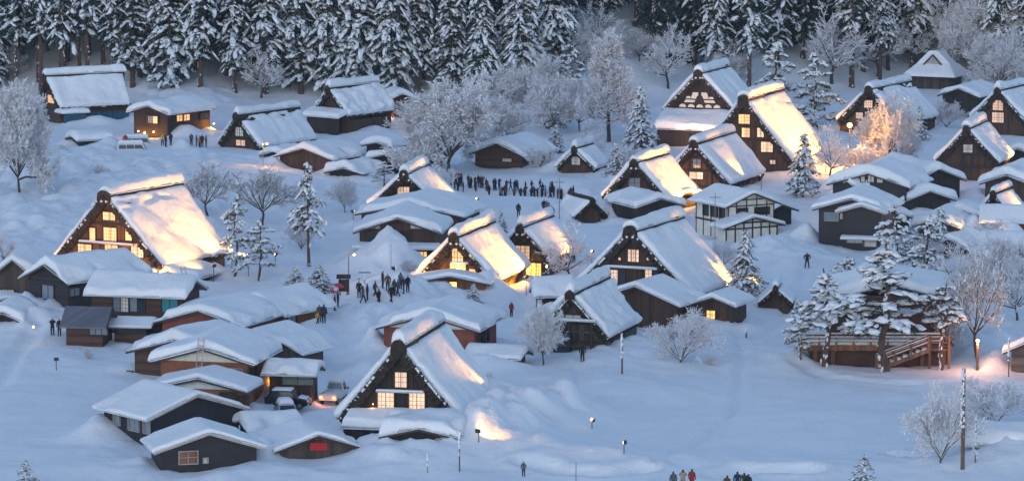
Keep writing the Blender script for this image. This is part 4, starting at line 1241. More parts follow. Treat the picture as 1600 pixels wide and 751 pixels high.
def conifer_mesh(seed, H, Rm, clear, kind, snowy=.66, heavy=1.0, sparse=1.0):
    rng = np.random.default_rng(seed)
    tr, pts = trunk_mesh(H, {'cedar': .34, 'spruce': .2, 'pine': .3}[kind] * (H / 20 if kind == 'cedar' else H / 11) ** .7, .05, .03 if kind != 'pine' else .16, rng)
    mb = MB()
    C = []; SZ = []; AN = []; TL = []; NC = []; NS = []; B0 = []; B1 = []; BR = []
    axp = lambda z: np.array([np.interp(z, pts[:, 2], pts[:, 0]), np.interp(z, pts[:, 2], pts[:, 1]), z])
    z = clear
    gap = {'cedar': .75, 'spruce': .38, 'pine': .62}[kind]
    while z < H - .25:
        t = (z - clear) / (H - clear)
        if kind == 'cedar':
            l = Rm * (.55 + .45 * min(1, t / .18)) * (1 - t) ** .55
            nb = rng.integers(4, 7)
        elif kind == 'spruce':
            l = Rm * (1 - t) ** .85 * min(1, .55 + t * 3); nb = rng.integers(6, 9)
        else:
            l = Rm * (1 - t ** 1.8) * rng.uniform(.5, 1.15); nb = rng.integers(3, 6)
        for b in range(max(2, int(nb * sparse))):
            an = rng.uniform(0, 2 * math.pi)
            ll = max(.25, l * rng.uniform(.6, 1.12))
            dr = {'cedar': rng.uniform(.35, .75), 'spruce': rng.uniform(.35, .6), 'pine': rng.uniform(.1, .45)}[kind]
            rise = {'cedar': .15, 'spruce': .05, 'pine': .25}[kind]
            base = axp(z + rng.uniform(-.2, .2))
            m = max(2, int(ll / {'cedar': .55, 'spruce': .32, 'pine': .40}[kind]))
            prev = base
            dirv = np.array([math.cos(an), math.sin(an)])
            for i in range(1, m + 1):
                q_ = i / m
                p = base + np.array([dirv[0] * ll * q_, dirv[1] * ll * q_, ll * (rise * q_ - dr * q_ * q_)])
                B0.append(prev); B1.append(p); BR.append(.05 * (1 - q_) + .015)
                prev = p
                if q_ < ({'cedar': .25, 'spruce': .2, 'pine': .5}[kind]): continue
                spread = .16 * ll * (1 - abs(q_ - .65)) 
                ncl = {'cedar': 2, 'spruce': 1, 'pine': 4}[kind]
                for c_ in range(ncl):
                    o = np.array([-dirv[1], dirv[0], 0]) * rng.normal(0, spread) + np.array([0, 0, rng.normal(0, .06)])
                    pp = p + o
                    s = {'cedar': rng.uniform(.24, .5), 'spruce': rng.uniform(.16, .32), 'pine': rng.uniform(.15, .34)}[kind] * (.75 + .25 * (1 - t))
                    NC.append(pp + np.array([0, 0, -.05])); NS.append(s * {'cedar': 1.4, 'spruce': 1.3, 'pine': 1.25}[kind])
                    if rng.random() < {'cedar': snowy, 'spruce': .85, 'pine': .8}[kind]:
                        s = s * heavy
                        C.append(pp + np.array([0, 0, .06 + .14 * s]))
                        SZ.append((s * rng.uniform(1.15, 1.75), s * rng.uniform(.6, .9), s * rng.uniform(.4, .72)))
                        AN.append(an + rng.normal(0, .45)); TL.append(2 * dr * q_ - rise + rng.normal(0, .15))
        z += gap * rng.uniform(.7, 1.3) / sparse
    prisms(mb, B0, B1, np.array(BR), np.array(BR) * .7, 3, 2)
    NC = np.array(NC); NS = np.array(NS)
    tufts(mb, NC, NS, rng, {'cedar': 8, 'spruce': 7, 'pine': 10}[kind], 0, {'cedar': .9, 'spruce': .6, 'pine': .15}[kind], {'cedar': .18, 'spruce': .16, 'pine': .10}[kind])
    blobs(mb, np.array(C), np.array(SZ), rng, 0, 1, .28, np.array(AN), np.array(TL))
    me = mb.mesh('crown', ['needles' if kind != 'pine' else 'needles_pine', 'snow_tree', 'bark'])
    # snow lumps smooth, needles flat
    mi = np.array(mb.m)
    me.polygons.foreach_set('use_smooth', (mi == 1))
    return tr, me

def bare_mesh(seed, H, Rm, lev=(7, 5, 5, 4), frost=1.0, fork=.28, up=.35, thick=1.0, cone=False, droop=0.0, tw=1.0, twig='twig_frost'):
    """leafless tree: limbs, branches and twigs, each carrying its line of snow"""
    rng = np.random.default_rng(seed)
    segs = []   # p0, p1, r0, r1, level
    r0 = .022 * H * thick
    p = np.array([0, 0, -1.0]); d = np.array([0, 0, 1.])
    top = H * fork if not cone else H * .97
    n = 6 if not cone else 14
    tp = []
    for i in range(n):
        q_ = p + np.array([rng.normal(0, .06 * H / n), rng.normal(0, .06 * H / n), (top + 1) / n])
        ra = r0 * (1 - .45 * i / n) if not cone else r0 * (1 - .93 * i / n); rb = r0 * (1 - .45 * (i + 1) / n) if not cone else r0 * (1 - .93 * (i + 1) / n)
        segs.append((p, q_, ra, rb, 0)); tp.append((p, q_, ra)); p = q_
    def grow(p, d, L, r, level):
        m = 3 if level <= 2 else 2
        pts = [p]
        for i in range(m):
            d = d + rng.normal(0, .16, 3); d[2] += up * .16 - droop * .12 * level
            d = d / np.linalg.norm(d)
            q_ = pts[-1] + d * L / m
            segs.append((pts[-1], q_, r * (1 - .5 * i / m), r * (1 - .5 * (i + 1) / m), level))
            pts.append(q_)
        if level < len(lev):
            k = lev[level]
            for j in range(k):
                t = .25 + .75 * (j + rng.random() * .8) / k
                i = min(int(t * m), m - 1)
                b = pts[i] + (pts[i + 1] - pts[i]) * (t * m - i)
                e = rng.normal(0, 1, 3); e -= d * (e @ d); e /= np.linalg.norm(e)
                a_ = rng.uniform(.45, .95)
                nd = d * math.cos(a_) + e * math.sin(a_)
                grow(b, nd, L * rng.uniform(.45, .72) * (1.15 - .4 * t), r * .5 * (1.1 - .3 * t), level + 1)
    if cone:
        for k in range(lev[0] * 6):
            t = .16 + .82 * k / (lev[0] * 6)
            z = t * top
            i = min(int((z + 1) / (top + 1) * n), n - 1)
            a0, a1, rr = tp[i]
            b = a0 + (a1 - a0) * rng.random()
            an = rng.uniform(0, 6.283)
            grow(b, np.array([math.cos(an), math.sin(an), .35 + .3 * t]), Rm * (1.08 - t) ** .7 * rng.uniform(.7, 1.05), rr * .35, 1)
    else:
        for k in range(lev[0]):
            an = 6.283 * (k + rng.random() * .7) / lev[0]
            el = rng.uniform(.35, 1.25)
            b = tp[-1][0] + (tp[-1][1] - tp[-1][0]) * rng.uniform(-.4, 1)
            dv = np.array([math.cos(an) * math.cos(el), math.sin(an) * math.cos(el), math.sin(el)])
            Lk = ((Rm * math.cos(el)) ** 2 + ((H - top) * math.sin(el)) ** 2) ** .5 * .72
            grow(b, dv, Lk * rng.uniform(.85, 1.15), r0 * .5, 1)
    P0 = np.array([s[0] for s in segs]); P1 = np.array([s[1] for s in segs]); ra = np.array([s[2] for s in segs]); rb = np.array([s[3] for s in segs]); lv = np.array([s[4] for s in segs])
    tm_ = MB(); sel = lv <= 1
    prisms(tm_, P0[sel], P1[sel], ra[sel], rb[sel], 6, 0)
    mb = MB(); sel = lv >= 2
    mn = .014 * tw
    prisms(mb, P0[sel], P1[sel], np.maximum(ra[sel], mn), np.maximum(rb[sel], mn), 3, 0)
    sel = (lv >= 1) & (rng.random(len(lv)) < np.where(lv >= 3, frost, 1))
    sr = np.maximum(np.minimum(ra[sel] * np.where(lv[sel] <= 2, 1.0, .8), .14), .023 * tw) * rng.uniform(.7, 1.4, sel.sum())
    upv = np.array([0, 0, 1.])[None] * (np.maximum(ra[sel], mn) * .75 + sr * .35)[:, None]
    prisms(mb, P0[sel] + upv, P1[sel] + upv, sr, sr * .8, 3, 1)
    # little lumps in the forks
    m_ = (lv >= 2) & (rng.random(len(lv)) < .10 * frost)
    s = rng.uniform(.04, .10, m_.sum()) * tw
    blobs(mb, P1[m_] + np.array([0, 0, .05]), np.column_stack([s, s, s * .7]), rng, 0, 1)
    return tm_.mesh('trunk', ['bark']), mb.mesh('crown', [twig, 'snow_tree'])

# a handful of shapes of each kind, shared by all copies
CEDAR = [conifer_mesh(100 + i, 23, (3.4, 3.1, 2.8, 3.7, 3.3, 2.6, 3.4, 3.6)[i], (2.8, 4.2, 7.4, 1.6, 3.2, 8.4, 3.0, 5.0)[i], 'cedar', (.8, .62, .66, .85, .5, .6, .10, .06)[i]) for i in range(8)]
SPRUCE = [conifer_mesh(200 + i, 9.0, 2.3, (1.0, .5, 3.4)[i], 'spruce', sparse=(1, 1, .62)[i]) for i in range(3)]
PINE = [conifer_mesh(300 + i, 9.0, (3.6, 3.6, 3.6, 3.4, 3.4)[i], (2.6, 2.0, 3.0, 5.0, 4.6)[i], 'pine') for i in range(5)] + [conifer_mesh(310 + i, 9.0, 3.8, (.9, 3.6)[i], 'pine', heavy=1.0) for i in range(2)]
BARE = [bare_mesh(400, 10, 5.6, (11, 7, 7, 6, 4), .95, tw=1.15, fork=.2),
        bare_mesh(401, 10, 4.6, (9, 7, 6, 6, 3), .95, tw=1.15, fork=.2),
        bare_mesh(402, 10, 4.0, (8, 6, 6, 5), .7, up=.5, tw=1.2, twig='twig'),
        bare_mesh(403, 13, 4.2, (11, 7, 6, 4), .9, cone=True, up=.4, tw=1.15),
        bare_mesh(404, 10, 4.4, (7, 6, 5, 4), .9, thick=1.2, tw=1.6),
        bare_mesh(405, 8, 4.4, (10, 6, 6, 5), .9, fork=.08, tw=1.4)]

def plant(name, proto, loc, sc, rz, label, cat='tree', group=None):
    root = empty(name, loc, rz)
    root.scale = (sc[0], sc[0], sc[1]) if isinstance(sc, tuple) else (sc, sc, sc)
    for nm, me in zip(('trunk', 'crown'), proto):
        o = bpy.data.objects.new(nm, me); COL.objects.link(o); o.parent = root
    tag(root, label, cat, group)
    return root

# ---- cedar forest on the slope behind
def cedar_label(row, i, px):
    d = ['in the front row', 'in the second row', 'in the third row'][row] if row < 3 else 'deep in the forest'
    k = ['bushy white', 'dark sparsely snowed', 'bare trunked', 'low branched heavily snowed', 'dark bare trunked', 'high crowned slim', 'dark green', 'nearly snowless dark'][i]
    w = 'beyond the frame at left' if px < 0 else ('beyond the frame at right' if px > 1600 else
        ['above the tarpaulin farmhouse', 'behind the vans house', 'behind the ragged ridge farmhouse', 'behind the lumpy capped farmhouse', 'above the big round frosted tree', 'by the forest gap',
         'left of the temple gable', 'above the tall farmhouse', 'behind the bare lamp', 'behind the small temple hall'][min(9, int(px / 160))])
    return '%s cedar %s %s' % (k, d, w)
rng = np.random.default_rng(5)
nfor = 0
for row in range(7):
    x = -90.0 + rng.uniform(0, 4)
    while x < 90:
        yy = float(hill_start(x)) + 4 + row * 6.5 + rng.uniform(-2.4, 2.4)
        px = 800 + x / yy * FPX
        skip = False
        if row < 2 and (1225 < px < 1330): skip = True
        if row < 1 and (820 < px < 1160 or 1400 < px < 1530): skip = True
        if row == 1 and 880 < px < 1100: skip = True
        if row < 4 and 905 < px < 990 and rng.random() < .8: skip = True
        if not skip and nfor < 300:
            left = px < 200 or 1230 < px < 1420
            left = 20 < px < 190 or 1230 < px < 1420
            pool = [2, 5, 5, 2, 5, 2] if left else ([0, 3, 3, 0, 1, 3] if 380 < px < 880 else [0, 1, 2, 4, 3, 0])
            if row >= 2: pool = [7, 7, 6, 7, 5, 7] if px < 420 else [6, 7, 6, 7, 6, 4]  # back rows left almost snowless, standing in for shade between front crowns
            if row == 1: pool = pool[:3] + [6, 7, 1]
            i = pool[rng.integers(0, 6)]
            s = rng.uniform(.85, 1.2)
            plant('cedar_tree', CEDAR[i], (x, yy, float(terrain(x, yy)) - .2), (s * (1.0 + .2 * rng.random()), s), rng.uniform(0, 6.28),
                  cedar_label(row, i, px), 'tree', 'cedars of the forest')
            nfor += 1
        x += (rng.uniform(2.5, 4.2) if px < 200 else rng.uniform(3.5, 5.8)) if row < 2 else (rng.uniform(2.6, 4.4) if px < 420 else rng.uniform(4.0, 7.0))

# ---- single trees: pixel of the foot, crown height and width in photo pixels
def tree(kind, i, px, py, hpx, wpx, label, name=None, rz=None, z=0):
    g = G(px, py)
    d = math.hypot(g.x, g.y)
    s = FPX / g.y
    proto, H0, W0 = {'bare': (BARE[i] if kind == 'bare' else None, (10, 10, 10, 13, 10, 8)[i % 6], (11.5, 10, 8.8, 8.6, 9, 9.5)[i % 6]), 'spruce': (SPRUCE[i % 3], 9, 4.2), 'pine': (PINE[i % 7], 9, 6.8)}[kind]
    sc = (wpx / s / W0, hpx / s / H0)
    nm = name or {'bare': 'frosted_tree', 'spruce': 'snowy_spruce', 'pine': 'snowy_pine'}[kind]
    return plant(nm, proto, g + Vector((0, 0, z - .1)), sc, rng.uniform(0, 6.28) if rz is None else rz, label)

for a_ in [
    ('bare', 0, 702, 270, 160, 205, 'biggest round frosted tree left of centre above the queue'),
    ('bare', 3, 952, 222, 172, 112, 'tall slender pinkish frosted tree right of the forest gap'),
    ('bare', 0, 32, 305, 195, 128, 'large frosted tree at the left edge below the forest'),
    ('bare', 1, 868, 210, 100, 96, 'rounded frosted tree beside the tall slender pinkish one'),
    ('bare', 1, 800, 188, 92, 100, 'frosted tree at the forest foot above the big round frosted tree'),
    ('bare', 4, 408, 158, 82, 80, 'bare white branched tree at the foot of the left forest'),
    ('bare', 2, 410, 352, 108, 112, 'brownish bare tree behind the two snowy pines by the left farmhouse'),
    ('bare', 2, 325, 334, 96, 100, 'thin leafless tree on the snow slope right of the left farmhouse ridge'),
    ('bare', 4, 890, 442, 96, 96, 'snow lined tree between the two small lit gables and the big right one'),
    ('bare', 1, 848, 570, 108, 74, 'frosted tree left of the unlit grey barn'),
    ('bare', 5, 1066, 566, 92, 118, 'spreading frosted bush tree right of the unlit grey barn'),
    ('bare', 2, 1527, 560, 190, 120, 'tall fine twigged tree beside the glowing lamp post'),
    ('bare', 5, 1472, 722, 138, 108, 'frosted bush at the wooden pole in the lower right'),
    ('bare', 5, 1556, 668, 88, 124, 'wide snow lined bush at the lower right edge'),
    ('bare', 4, 1044, 142, 102, 84, 'open bare tree on the slope left of the temple gable'),
    ('bare', 4, 1300, 132, 125, 118, 'spreading white branched tree before the forest at upper right'),
    ('bare', 4, 1372, 122, 115, 118, 'white branched tree left of the small temple hall'),
    ('bare', 0, 1535, 128, 160, 130, 'dense frosted tree right of the small temple hall'),
    ('bare', 0, 1592, 122, 150, 110, 'frosted tree in the upper right corner'),
    ('bare', 0, 1388, 262, 120, 106, 'big frosted tree lit gold by the bright bare lamp'),
    ('bare', 4, 1296, 280, 88, 72, 'small lamplit tree left of the bright bare lamp'),
    ('bare', 1, 538, 332, 60, 52, 'small frosted tree below the brown house'),
    ('bare', 4, 240, 140, 58, 96, 'low spreading bare tree behind the vans house'),
    ('bare', 5, 158, 272, 24, 30, 'tiny leafless shrub on the left snow slope'),
    ('bare', 4, 4, 415, 60, 50, 'frosted branches at the left edge beside the big left farmhouse'),
    ('bare', 5, 690, 292, 42, 44, 'small frosted shrub at the foot of the big round frosted tree'),
    ('bare', 5, 925, 250, 50, 60, 'frosted thicket behind the very small hut'),
    ('bare', 1, 905, 130, 92, 90, 'pale frosted tree in the forest gap'),
    ('bare', 1, 760, 150, 60, 70, 'frosted tree peeping over the big round crown'),
    ('bare', 5, 1130, 420, 50, 48, 'brown twiggy shrub below the white timbered house'),
    ('bare', 5, 470, 390, 62, 50, 'faint leafless sapling behind the bare trunked conifer'),
    ('bare', 5, 1480, 200, 48, 56, 'reedy bush before the dark gabled house'),
    ('bare', 2, 1470, 560, 105, 80, 'thin tree at the right end of the deck'),
    ('bare', 5, 1340, 270, 48, 70, 'golden lit shrub under the bright bare lamp'),
    ('bare', 5, 1540, 395, 60, 70, 'snowy shrub in front of the low right edge roof'),
    ('bare', 4, 1590, 500, 100, 90, 'snow laden tree at the right edge above the log hut'),
    ('bare', 5, 1345, 470, 50, 60, 'pinkish frosted shrub behind the deck pines'),
    ('bare', 5, 640, 190, 40, 60, 'frosted shrub behind the narrow hut'),
    ('pine', 1, 1340, 520, 120, 110, 'broad snow laden pine behind the left half of the deck building'),
    ('pine', 1, 1436, 515, 112, 100, 'broad snow laden pine behind the right half of the deck building'),
    ('pine', 1, 1252, 560, 96, 60, 'bushy snow laden pine at the left corner of the deck'),
    ('bare', 1, 835, 165, 88, 84, 'frosted tree in the pale thicket left of the forest gap'),
    ('bare', 0, 790, 235, 80, 90, 'low frosted tree right behind the big round crown'),
    ('bare', 1, 905, 205, 92, 80, 'frosted tree tucked left of the tall slender pinkish one'),
    ('bare', 3, 850, 195, 108, 60, 'narrow frosted tree in the pale thicket'),
    ('bare', 1, 880, 110, 80, 84, 'frosted tree high on the slope by the forest gap'),
    ('bare', 4, 935, 95, 90, 90, 'white limbed tree high in the forest gap'),
    ('bare', 1, 1000, 100, 60, 60, 'frosted tree beside the dark shed on the slope'),
    ('bare', 1, 1140, 130, 70, 80, 'frosted thicket right behind the temple gable'),
    ('bare', 0, 1495, 112, 120, 110, 'frosted crown just behind the small temple hall'),
    ('bare', 1, 1565, 150, 110, 100, 'frosted tree above the two window farmhouse'),
    ('bare', 4, 1430, 110, 105, 90, 'white branched tree among the trunks at upper right'),
    ('bare', 5, 1410, 255, 60, 66, 'golden frosted bush right of the bare lamp'),
    ('bare', 1, 1575, 470, 110, 100, 'frosted tree behind the glowing lamp post'),
    ('bare', 1, 1440, 425, 70, 74, 'frosted tree above the deck building'),
    ('bare', 4, 1500, 470, 110, 80, 'frosted tree between the deck and the glowing lamp'),
    ('bare', 1, 5, 130, 60, 70, 'frosted tree at the left edge by the trunks'),
    ('bare', 4, 70, 296, 84, 60, 'drooping white branches right of the large left frosted tree'),
    ('bare', 1, 755, 258, 60, 64, 'frosted bush left of the brown plank house'),
    ('bare', 5, 985, 268, 44, 60, 'frosted bushes before the slim spruce'),
    ('bare', 5, 845, 260, 34, 50, 'frosted hedge right of the brown plank house'),
    ('spruce', 1, 865, 200, 80, 50, 'snowy conifer inside the pale thicket'),
    ('spruce', 0, 800, 140, 100, 64, 'white conifer at the foot of the forest centre'),
    ('spruce', 0, 1002, 240, 110, 58, 'slim snowy spruce left of the temple hall'),
    ('spruce', 2, 483, 418, 172, 76, 'tall conifer with a bare trunk left of the long two storey house'),
    ('pine', 1, 366, 432, 132, 76, 'left of the two snowy pines by the left farmhouse'),
    ('pine', 0, 404, 438, 100, 74, 'right of the two snowy pines by the left farmhouse'),
    ('spruce', 1, 962, 278, 58, 40, 'small snowy spruce before the floodlit slope farmhouse'),
    ('spruce', 1, 1165, 460, 104, 68, 'dark snowy conifer between the right centre farmhouse and the tiny hut'),
    ('spruce', 0, 1254, 308, 104, 64, 'snowy spruce right of the tall farmhouse roof'),
    ('pine', 5, 1212, 195, 136, 104, 'left one of the broad snow loaded pines behind the tall farmhouse'),
    ('pine', 5, 1272, 198, 122, 92, 'right one of the broad snow loaded pines behind the tall farmhouse'),
    ('spruce', 1, 1436, 220, 56, 40, 'little lamplit conifer right of the gold lit tree'),
    ('spruce', 1, 783, 366, 42, 24, 'tiny spruce behind the golden lit farmhouse'),
    ('pine', 2, 1392, 440, 122, 100, 'bare limbed pine before the black stepped house'),
    ('pine', 6, 1290, 572, 158, 150, 'left snow laden pine in front of the deck'),
    ('pine', 6, 1385, 580, 205, 215, 'tallest snow laden pine in front of the deck'),
    ('pine', 5, 1450, 452, 120, 100, 'snow padded pine above the deck roof'),
    ('pine', 3, 1468, 578, 138, 112, 'dark branched pine at the deck stairs'),
    ('spruce', 1, 460, 462, 48, 52, 'dark snowy bush left of the standing crowd'),
    ('spruce', 1, 500, 462, 50, 60, 'dark snowy bush beside the red umbrella'),
    ('pine', 0, 600, 290, 44, 46, 'small pine left of the three pole end farmhouse'),
    ('spruce', 2, 1350, 775, 70, 56, 'dark sapling poking up at the bottom right'),
    ('spruce', 2, 40, 775, 62, 48, 'dark sapling poking up in the bottom left corner'),
    ('spruce', 1, 868, 238, 46, 36, 'small conifer left of the very small hut'),
    ('pine', 2, 885, 160, 92, 64, 'snow lumped pine standing out of the forest gap'),
    ('spruce', 0, 1470, 400, 80, 60, 'snowy conifer behind the tan shed'),
    ('spruce', 1, 740, 478, 38, 34, 'snow wrapped bush by the entrance porch'),
    ('pine', 5, 1320, 474, 76, 100, 'low snow heaped pine behind the deck'),
    ('bare', 1, 1010, 268, 40, 44, 'frosted shrub at the foot of the slim spruce'),
]:
    tree(*a_)

# leafless twigs of buried shrubs
rs_ = np.random.default_rng(91)
spots = [(505, 690), (760, 600), (140, 560), (190, 300), (560, 260), (1110, 570), (640, 420), (930, 470), (470, 300), (100, 240), (1570, 440), (1420, 330)]
for px, py in spots:
    g = G(px, py); s_ = rs_.uniform(.10, .22)
    plant('buried_shrub', BARE[5], g - Vector((0, 0, .25)), (s_, s_ * rs_.uniform(.8, 1.4)), rs_.uniform(0, 6), 'low leafless twigs poking out of the snow', 'shrub', 'twigs of buried shrubs')

# ================================================================== LAMPS
def l2w(h, x, y, z):
    a = h['a']
    return h['loc'] + Vector((x * math.cos(a) + y * math.sin(a), -x * math.sin(a) + y * math.cos(a), z))

def add_light(kind, parent, loc, power, color, rot=None, size=.12, spot=None, blend=.6):
    ld = bpy.data.lights.new('lamp_light', kind)
    ld.energy = power * (.72 if kind == 'SPOT' else 1.0)
    ld.color = color
    ld.shadow_soft_size = size
    if kind == 'SPOT':
        ld.spot_size = spot; ld.spot_blend = blend
    o = bpy.data.objects.new('lamp_light', ld)
    COL.objects.link(o)
    o.parent = parent
    o.location = loc
    if rot is not None:
        o.rotation_euler = rot
    return o

WARM = (1.0, .41, .05)
GOLD = (1.0, .44, .08)
def floodlight(pos, target, power, label, spot=95, color=GOLD, blend=.7):
    g = Vector((pos.x, pos.y, float(terrain(pos.x, pos.y))))
    root = empty('floodlight', g)
    tag(root, label, 'floodlight', 'floodlights lighting the thatched roofs')
    hz = max(.5, pos.z - g.z)
    d = (target - pos).normalized()
    MB().tube((0, 0, -.6), (0, 0, hz - .12), .04, .035, 6).build('post', 'metal_dark', root)
    hd = Vector((0, 0, hz))
    q = d.to_track_quat('-Z', 'Y')
    def tr(v): return tuple(hd + q @ Vector(v))
    m = MB(); m.box(-.2, .2, -.14, .14, -.02, .2)
    m.v = [np.array([tr(p) for p in m.v[0]])]
    m.build('head', 'metal_dark', root)
    m = MB(); m.box(-.17, .17, -.11, .11, -.05, -.021)
    m.v = [np.array([tr(p) for p in m.v[0]])]
    m.build('lens', 'bulb', root)
    add_light('SPOT', root, tr((0, 0, -.12)), power, color, q.to_euler(), .12, R(spot), blend)
    return root

def roof_flood(key, ox, fy, z, tx, ty, tz, power, label, spot=95, color=GOLD):
    h = HOUSES[key]
    pos = l2w(h, h['w'] + ox, h['L'] * fy, z); tgt = l2w(h, h['w'] * tx, h['L'] * ty, h['ze'] + (h['zr'] - h['ze']) * tz)
    return floodlight(pos, tgt, power, label, spot, color)

roof_flood('G0', 2.2, .9, 1.8, .4, .4, .5, 2600, 'floodlight at the back right eave of the centre foreground farmhouse', 75)
roof_flood('G1', 4.5, .75, 2.6, .4, .5, .5, 6500, 'floodlight right of the big left farmhouse', 100)
roof_flood('G2', 2.8, .75, 2.0, .4, .4, .5, 6000, 'floodlight at the right eave of the golden lit farmhouse', 115, WARM)
roof_flood('G3', 2.4, .7, 2.0, .5, .4, .6, 1700, 'floodlight behind the small farmhouse with yellow doorway', 100)
roof_flood('G4', 3.0, .9, 2.2, .4, .45, .5, 8500, 'floodlight at the back right eave of the right centre farmhouse', 100, WARM)
roof_flood('G6', 3.2, .8, 2.0, .4, .5, .5, 6000, 'floodlight right of the farmhouse behind the timbered house', 110, WARM)
roof_flood('G7', 2.6, .3, 2.0, .5, .35, .6, 2000, 'floodlight right of the wide sloped farmhouse', 55)
roof_flood('G8', 4.5, .7, 2.6, .4, .5, .5, 12000, 'floodlight right of the tall upper right farmhouse', 110, WARM)
roof_flood('G12', 2.0, .9, 1.8, .5, .65, .5, 2600, 'floodlight right of the pale window farmhouse', 80, WARM)
roof_flood('G13', 2.4, .85, 2.0, .4, .5, .6, 3200, 'floodlight right of the three pole end farmhouse', 80)
roof_flood('G18', 1.6, .7, 2.2, .3, .4, .9, 900, 'floodlight right of the little hut near the right edge', 90, WARM)
roof_flood('G10', -11.5, -.2, 1.5, -.6, .2, .5, 700, 'floodlight before the farmhouse behind the bare lamp', 100)
roof_flood('G1', 4.5, .2, 2.2, .4, .3, .6, 2600, 'added front floodlight widening the wash on the big left farmhouse roof', 95)  # second lamp added to widen the warm wash on this roof
roof_flood('G8', 3.5, .2, 2.2, .4, .3, .6, 4500, 'added front floodlight widening the wash on the tall upper right farmhouse roof', 100, WARM)  # also an added lamp, spreading the wash towards the front
roof_flood('G6', 2.6, .25, 1.9, .4, .3, .6, 2200, 'added front floodlight widening the roof wash on the farmhouse behind the timbered house', 100, WARM)  # added lamp, carries the wash over the front of the slope
roof_flood('G2', 2.4, .2, 1.8, .4, .3, .6, 1500, 'added front floodlight widening the wash on the golden lit farmhouse roof', 100, WARM)  # added lamp, fills in the front part of the roof
h = HOUSES['G1']
floodlight(l2w(h, 3.0, -6.0, 1.6), l2w(h, 0, 0, 4.4), 1500, 'floodlight before the gable of the big left farmhouse', 110, WARM)
floodlight(l2w(h, -h['w'] - 2.5, -3, 1.5), l2w(h, -h['w'] * .5, 2, 5), 700, 'floodlight at the left eave of the big left farmhouse', 100)
h = HOUSES['G2']
floodlight(l2w(h, -h['w'] - 1.0, -4.0, 1.4), l2w(h, -h['w'] * .5, 0, 3.2), 1150, 'floodlight before the left verge of the golden lit farmhouse', 100, WARM)
h = HOUSES['G9']
floodlight(l2w(h, 2, -9.5, 2.2), l2w(h, -1, 0, 5.0), 1500, 'floodlight before the temple hall', 110, (1, .55, .30))
h = HOUSES['G8']
floodlight(l2w(h, -2, -7.5, 2.0), l2w(h, 0, 0, 5.0), 500, 'floodlight before the gable of the tall farmhouse', 110)
h = HOUSES['G4']
floodlight(l2w(h, -h['w'] - 1.2, -3, 1.6), l2w(h, -h['w'] * .5, .5, 4.5), 450, 'floodlight at the left verge of the right centre farmhouse', 90)
h = HOUSES['G7']
floodlight(l2w(h, -1.5, -5.0, 2.4), l2w(h, .5, 0, 3.0), 300, 'floodlight before the wide sloped farmhouse gable', 110, WARM)
h = HOUSES['G6']
floodlight(l2w(h, -h['w'] - 1.0, -2.5, 1.4), l2w(h, -h['w'] * .5, .5, 3.6), 300, 'floodlight left of the farmhouse behind the timbered house', 90)
h = HOUSES['G13']
floodlight(l2w(h, -h['w'] - 1.2, -2.5, 1.4), l2w(h, -h['w'] * .5, .5, 3.6), 250, 'floodlight left of the three pole end farmhouse', 90)
# drifts lit right of the foreground farmhouse
g = G(748, 690)
floodlight(g + Vector((0, 0, .9)), G(800, 668) + Vector((0, 0, .8)), 420, 'low floodlight among the drifts right of the centre farmhouse', 110)
g = G(925, 669)
floodlight(g + Vector((0, 0, .75)), G(760, 640) + Vector((0, 0, 4.0)), 260, 'upper small floodlight on a stake in the open snow field', 50)
g = G(975, 708)
floodlight(g + Vector((0, 0, .9)), G(800, 700) + Vector((0, 0, .6)), 200, 'lower small floodlight on a stake in the open snow field', 40)
g = G(88, 578)
floodlight(g + Vector((0, 0, 1.0)), G(60, 540) + Vector((0, 0, .3)), 8, 'small lamp on a stake at the lower left snow field', 90)
# trees lit near the left farmhouse
floodlight(G(430, 415) + Vector((0, 0, 1.2)), G(385, 420) + Vector((0, 0, 4)), 650, 'floodlight under the two snowy pines', 110, WARM)

def lamp_post(px, py, h, power, label, bulb='bulb', r=.14, color=WARM, post='metal_dark', arm=0.0, pr=.05):
    g = G(px, py)
    root = empty('street_lamp', g)
    tag(root, label, 'lamp')
    MB().tube((0, 0, -1), (0, 0, h), pr, pr * .8, 8).build('post', post, root)
    if arm:
        MB().tube((0, 0, h - .1), (arm, 0, h + .05), .03, .03, 6).build('arm', 'metal_dark', root)
    m = MB(); V, F = ICO[1]
    m.addnp(V * r + np.array([arm, 0, h + (r if not arm else -r * .6)]), F); m.build('bulb', bulb, root, True)
    m = MB(); m.tube((arm, -.0, h + 2 * r * (1 if not arm else .2)), (arm, 0, h + 2.4 * r * (1 if not arm else .35)), r * 1.5, r * .6, 8); m.build('cap', 'metal_dark', root)
    if power:
        add_light('POINT', root, (arm, -.35, h + (r if not arm else -r)), power, color, size=.15)
    return root
lamp_post(1327, 262, 5.0, 4200, 'dazzling bare lamp on a pole at upper right', 'bulb_strong', .34, (1, .42, .08))
lamp_post(1527, 578, 2.5, 260, 'glowing lamp on a wooden post at the lower right', 'bulb_strong', .16, (1, .42, .2), 'pole_wood', 0, .14)
lamp_post(545, 462, 4.2, 60, 'lamp post with side lantern near the standing crowd', 'bulb', .12, WARM, 'metal_dark', .55)
lamp_post(411, 262, 2.9, 220, 'curved lamp left of the brown low gabled house', 'bulb', .14, WARM, 'metal_grey', .5)
lamp_post(561, 462, 1.5, 0, 'short grey garden lamp near the standing crowd', 'paper', .12)
lamp_post(1514, 372, 1.2, 110, 'yellow lantern beside the little right edge hut', 'bulb', .15, (1, .55, .1))
lamp_post(1524, 374, 1.0, 60, 'lower yellow lantern beside the little right edge hut', 'bulb', .14, (1, .55, .1))

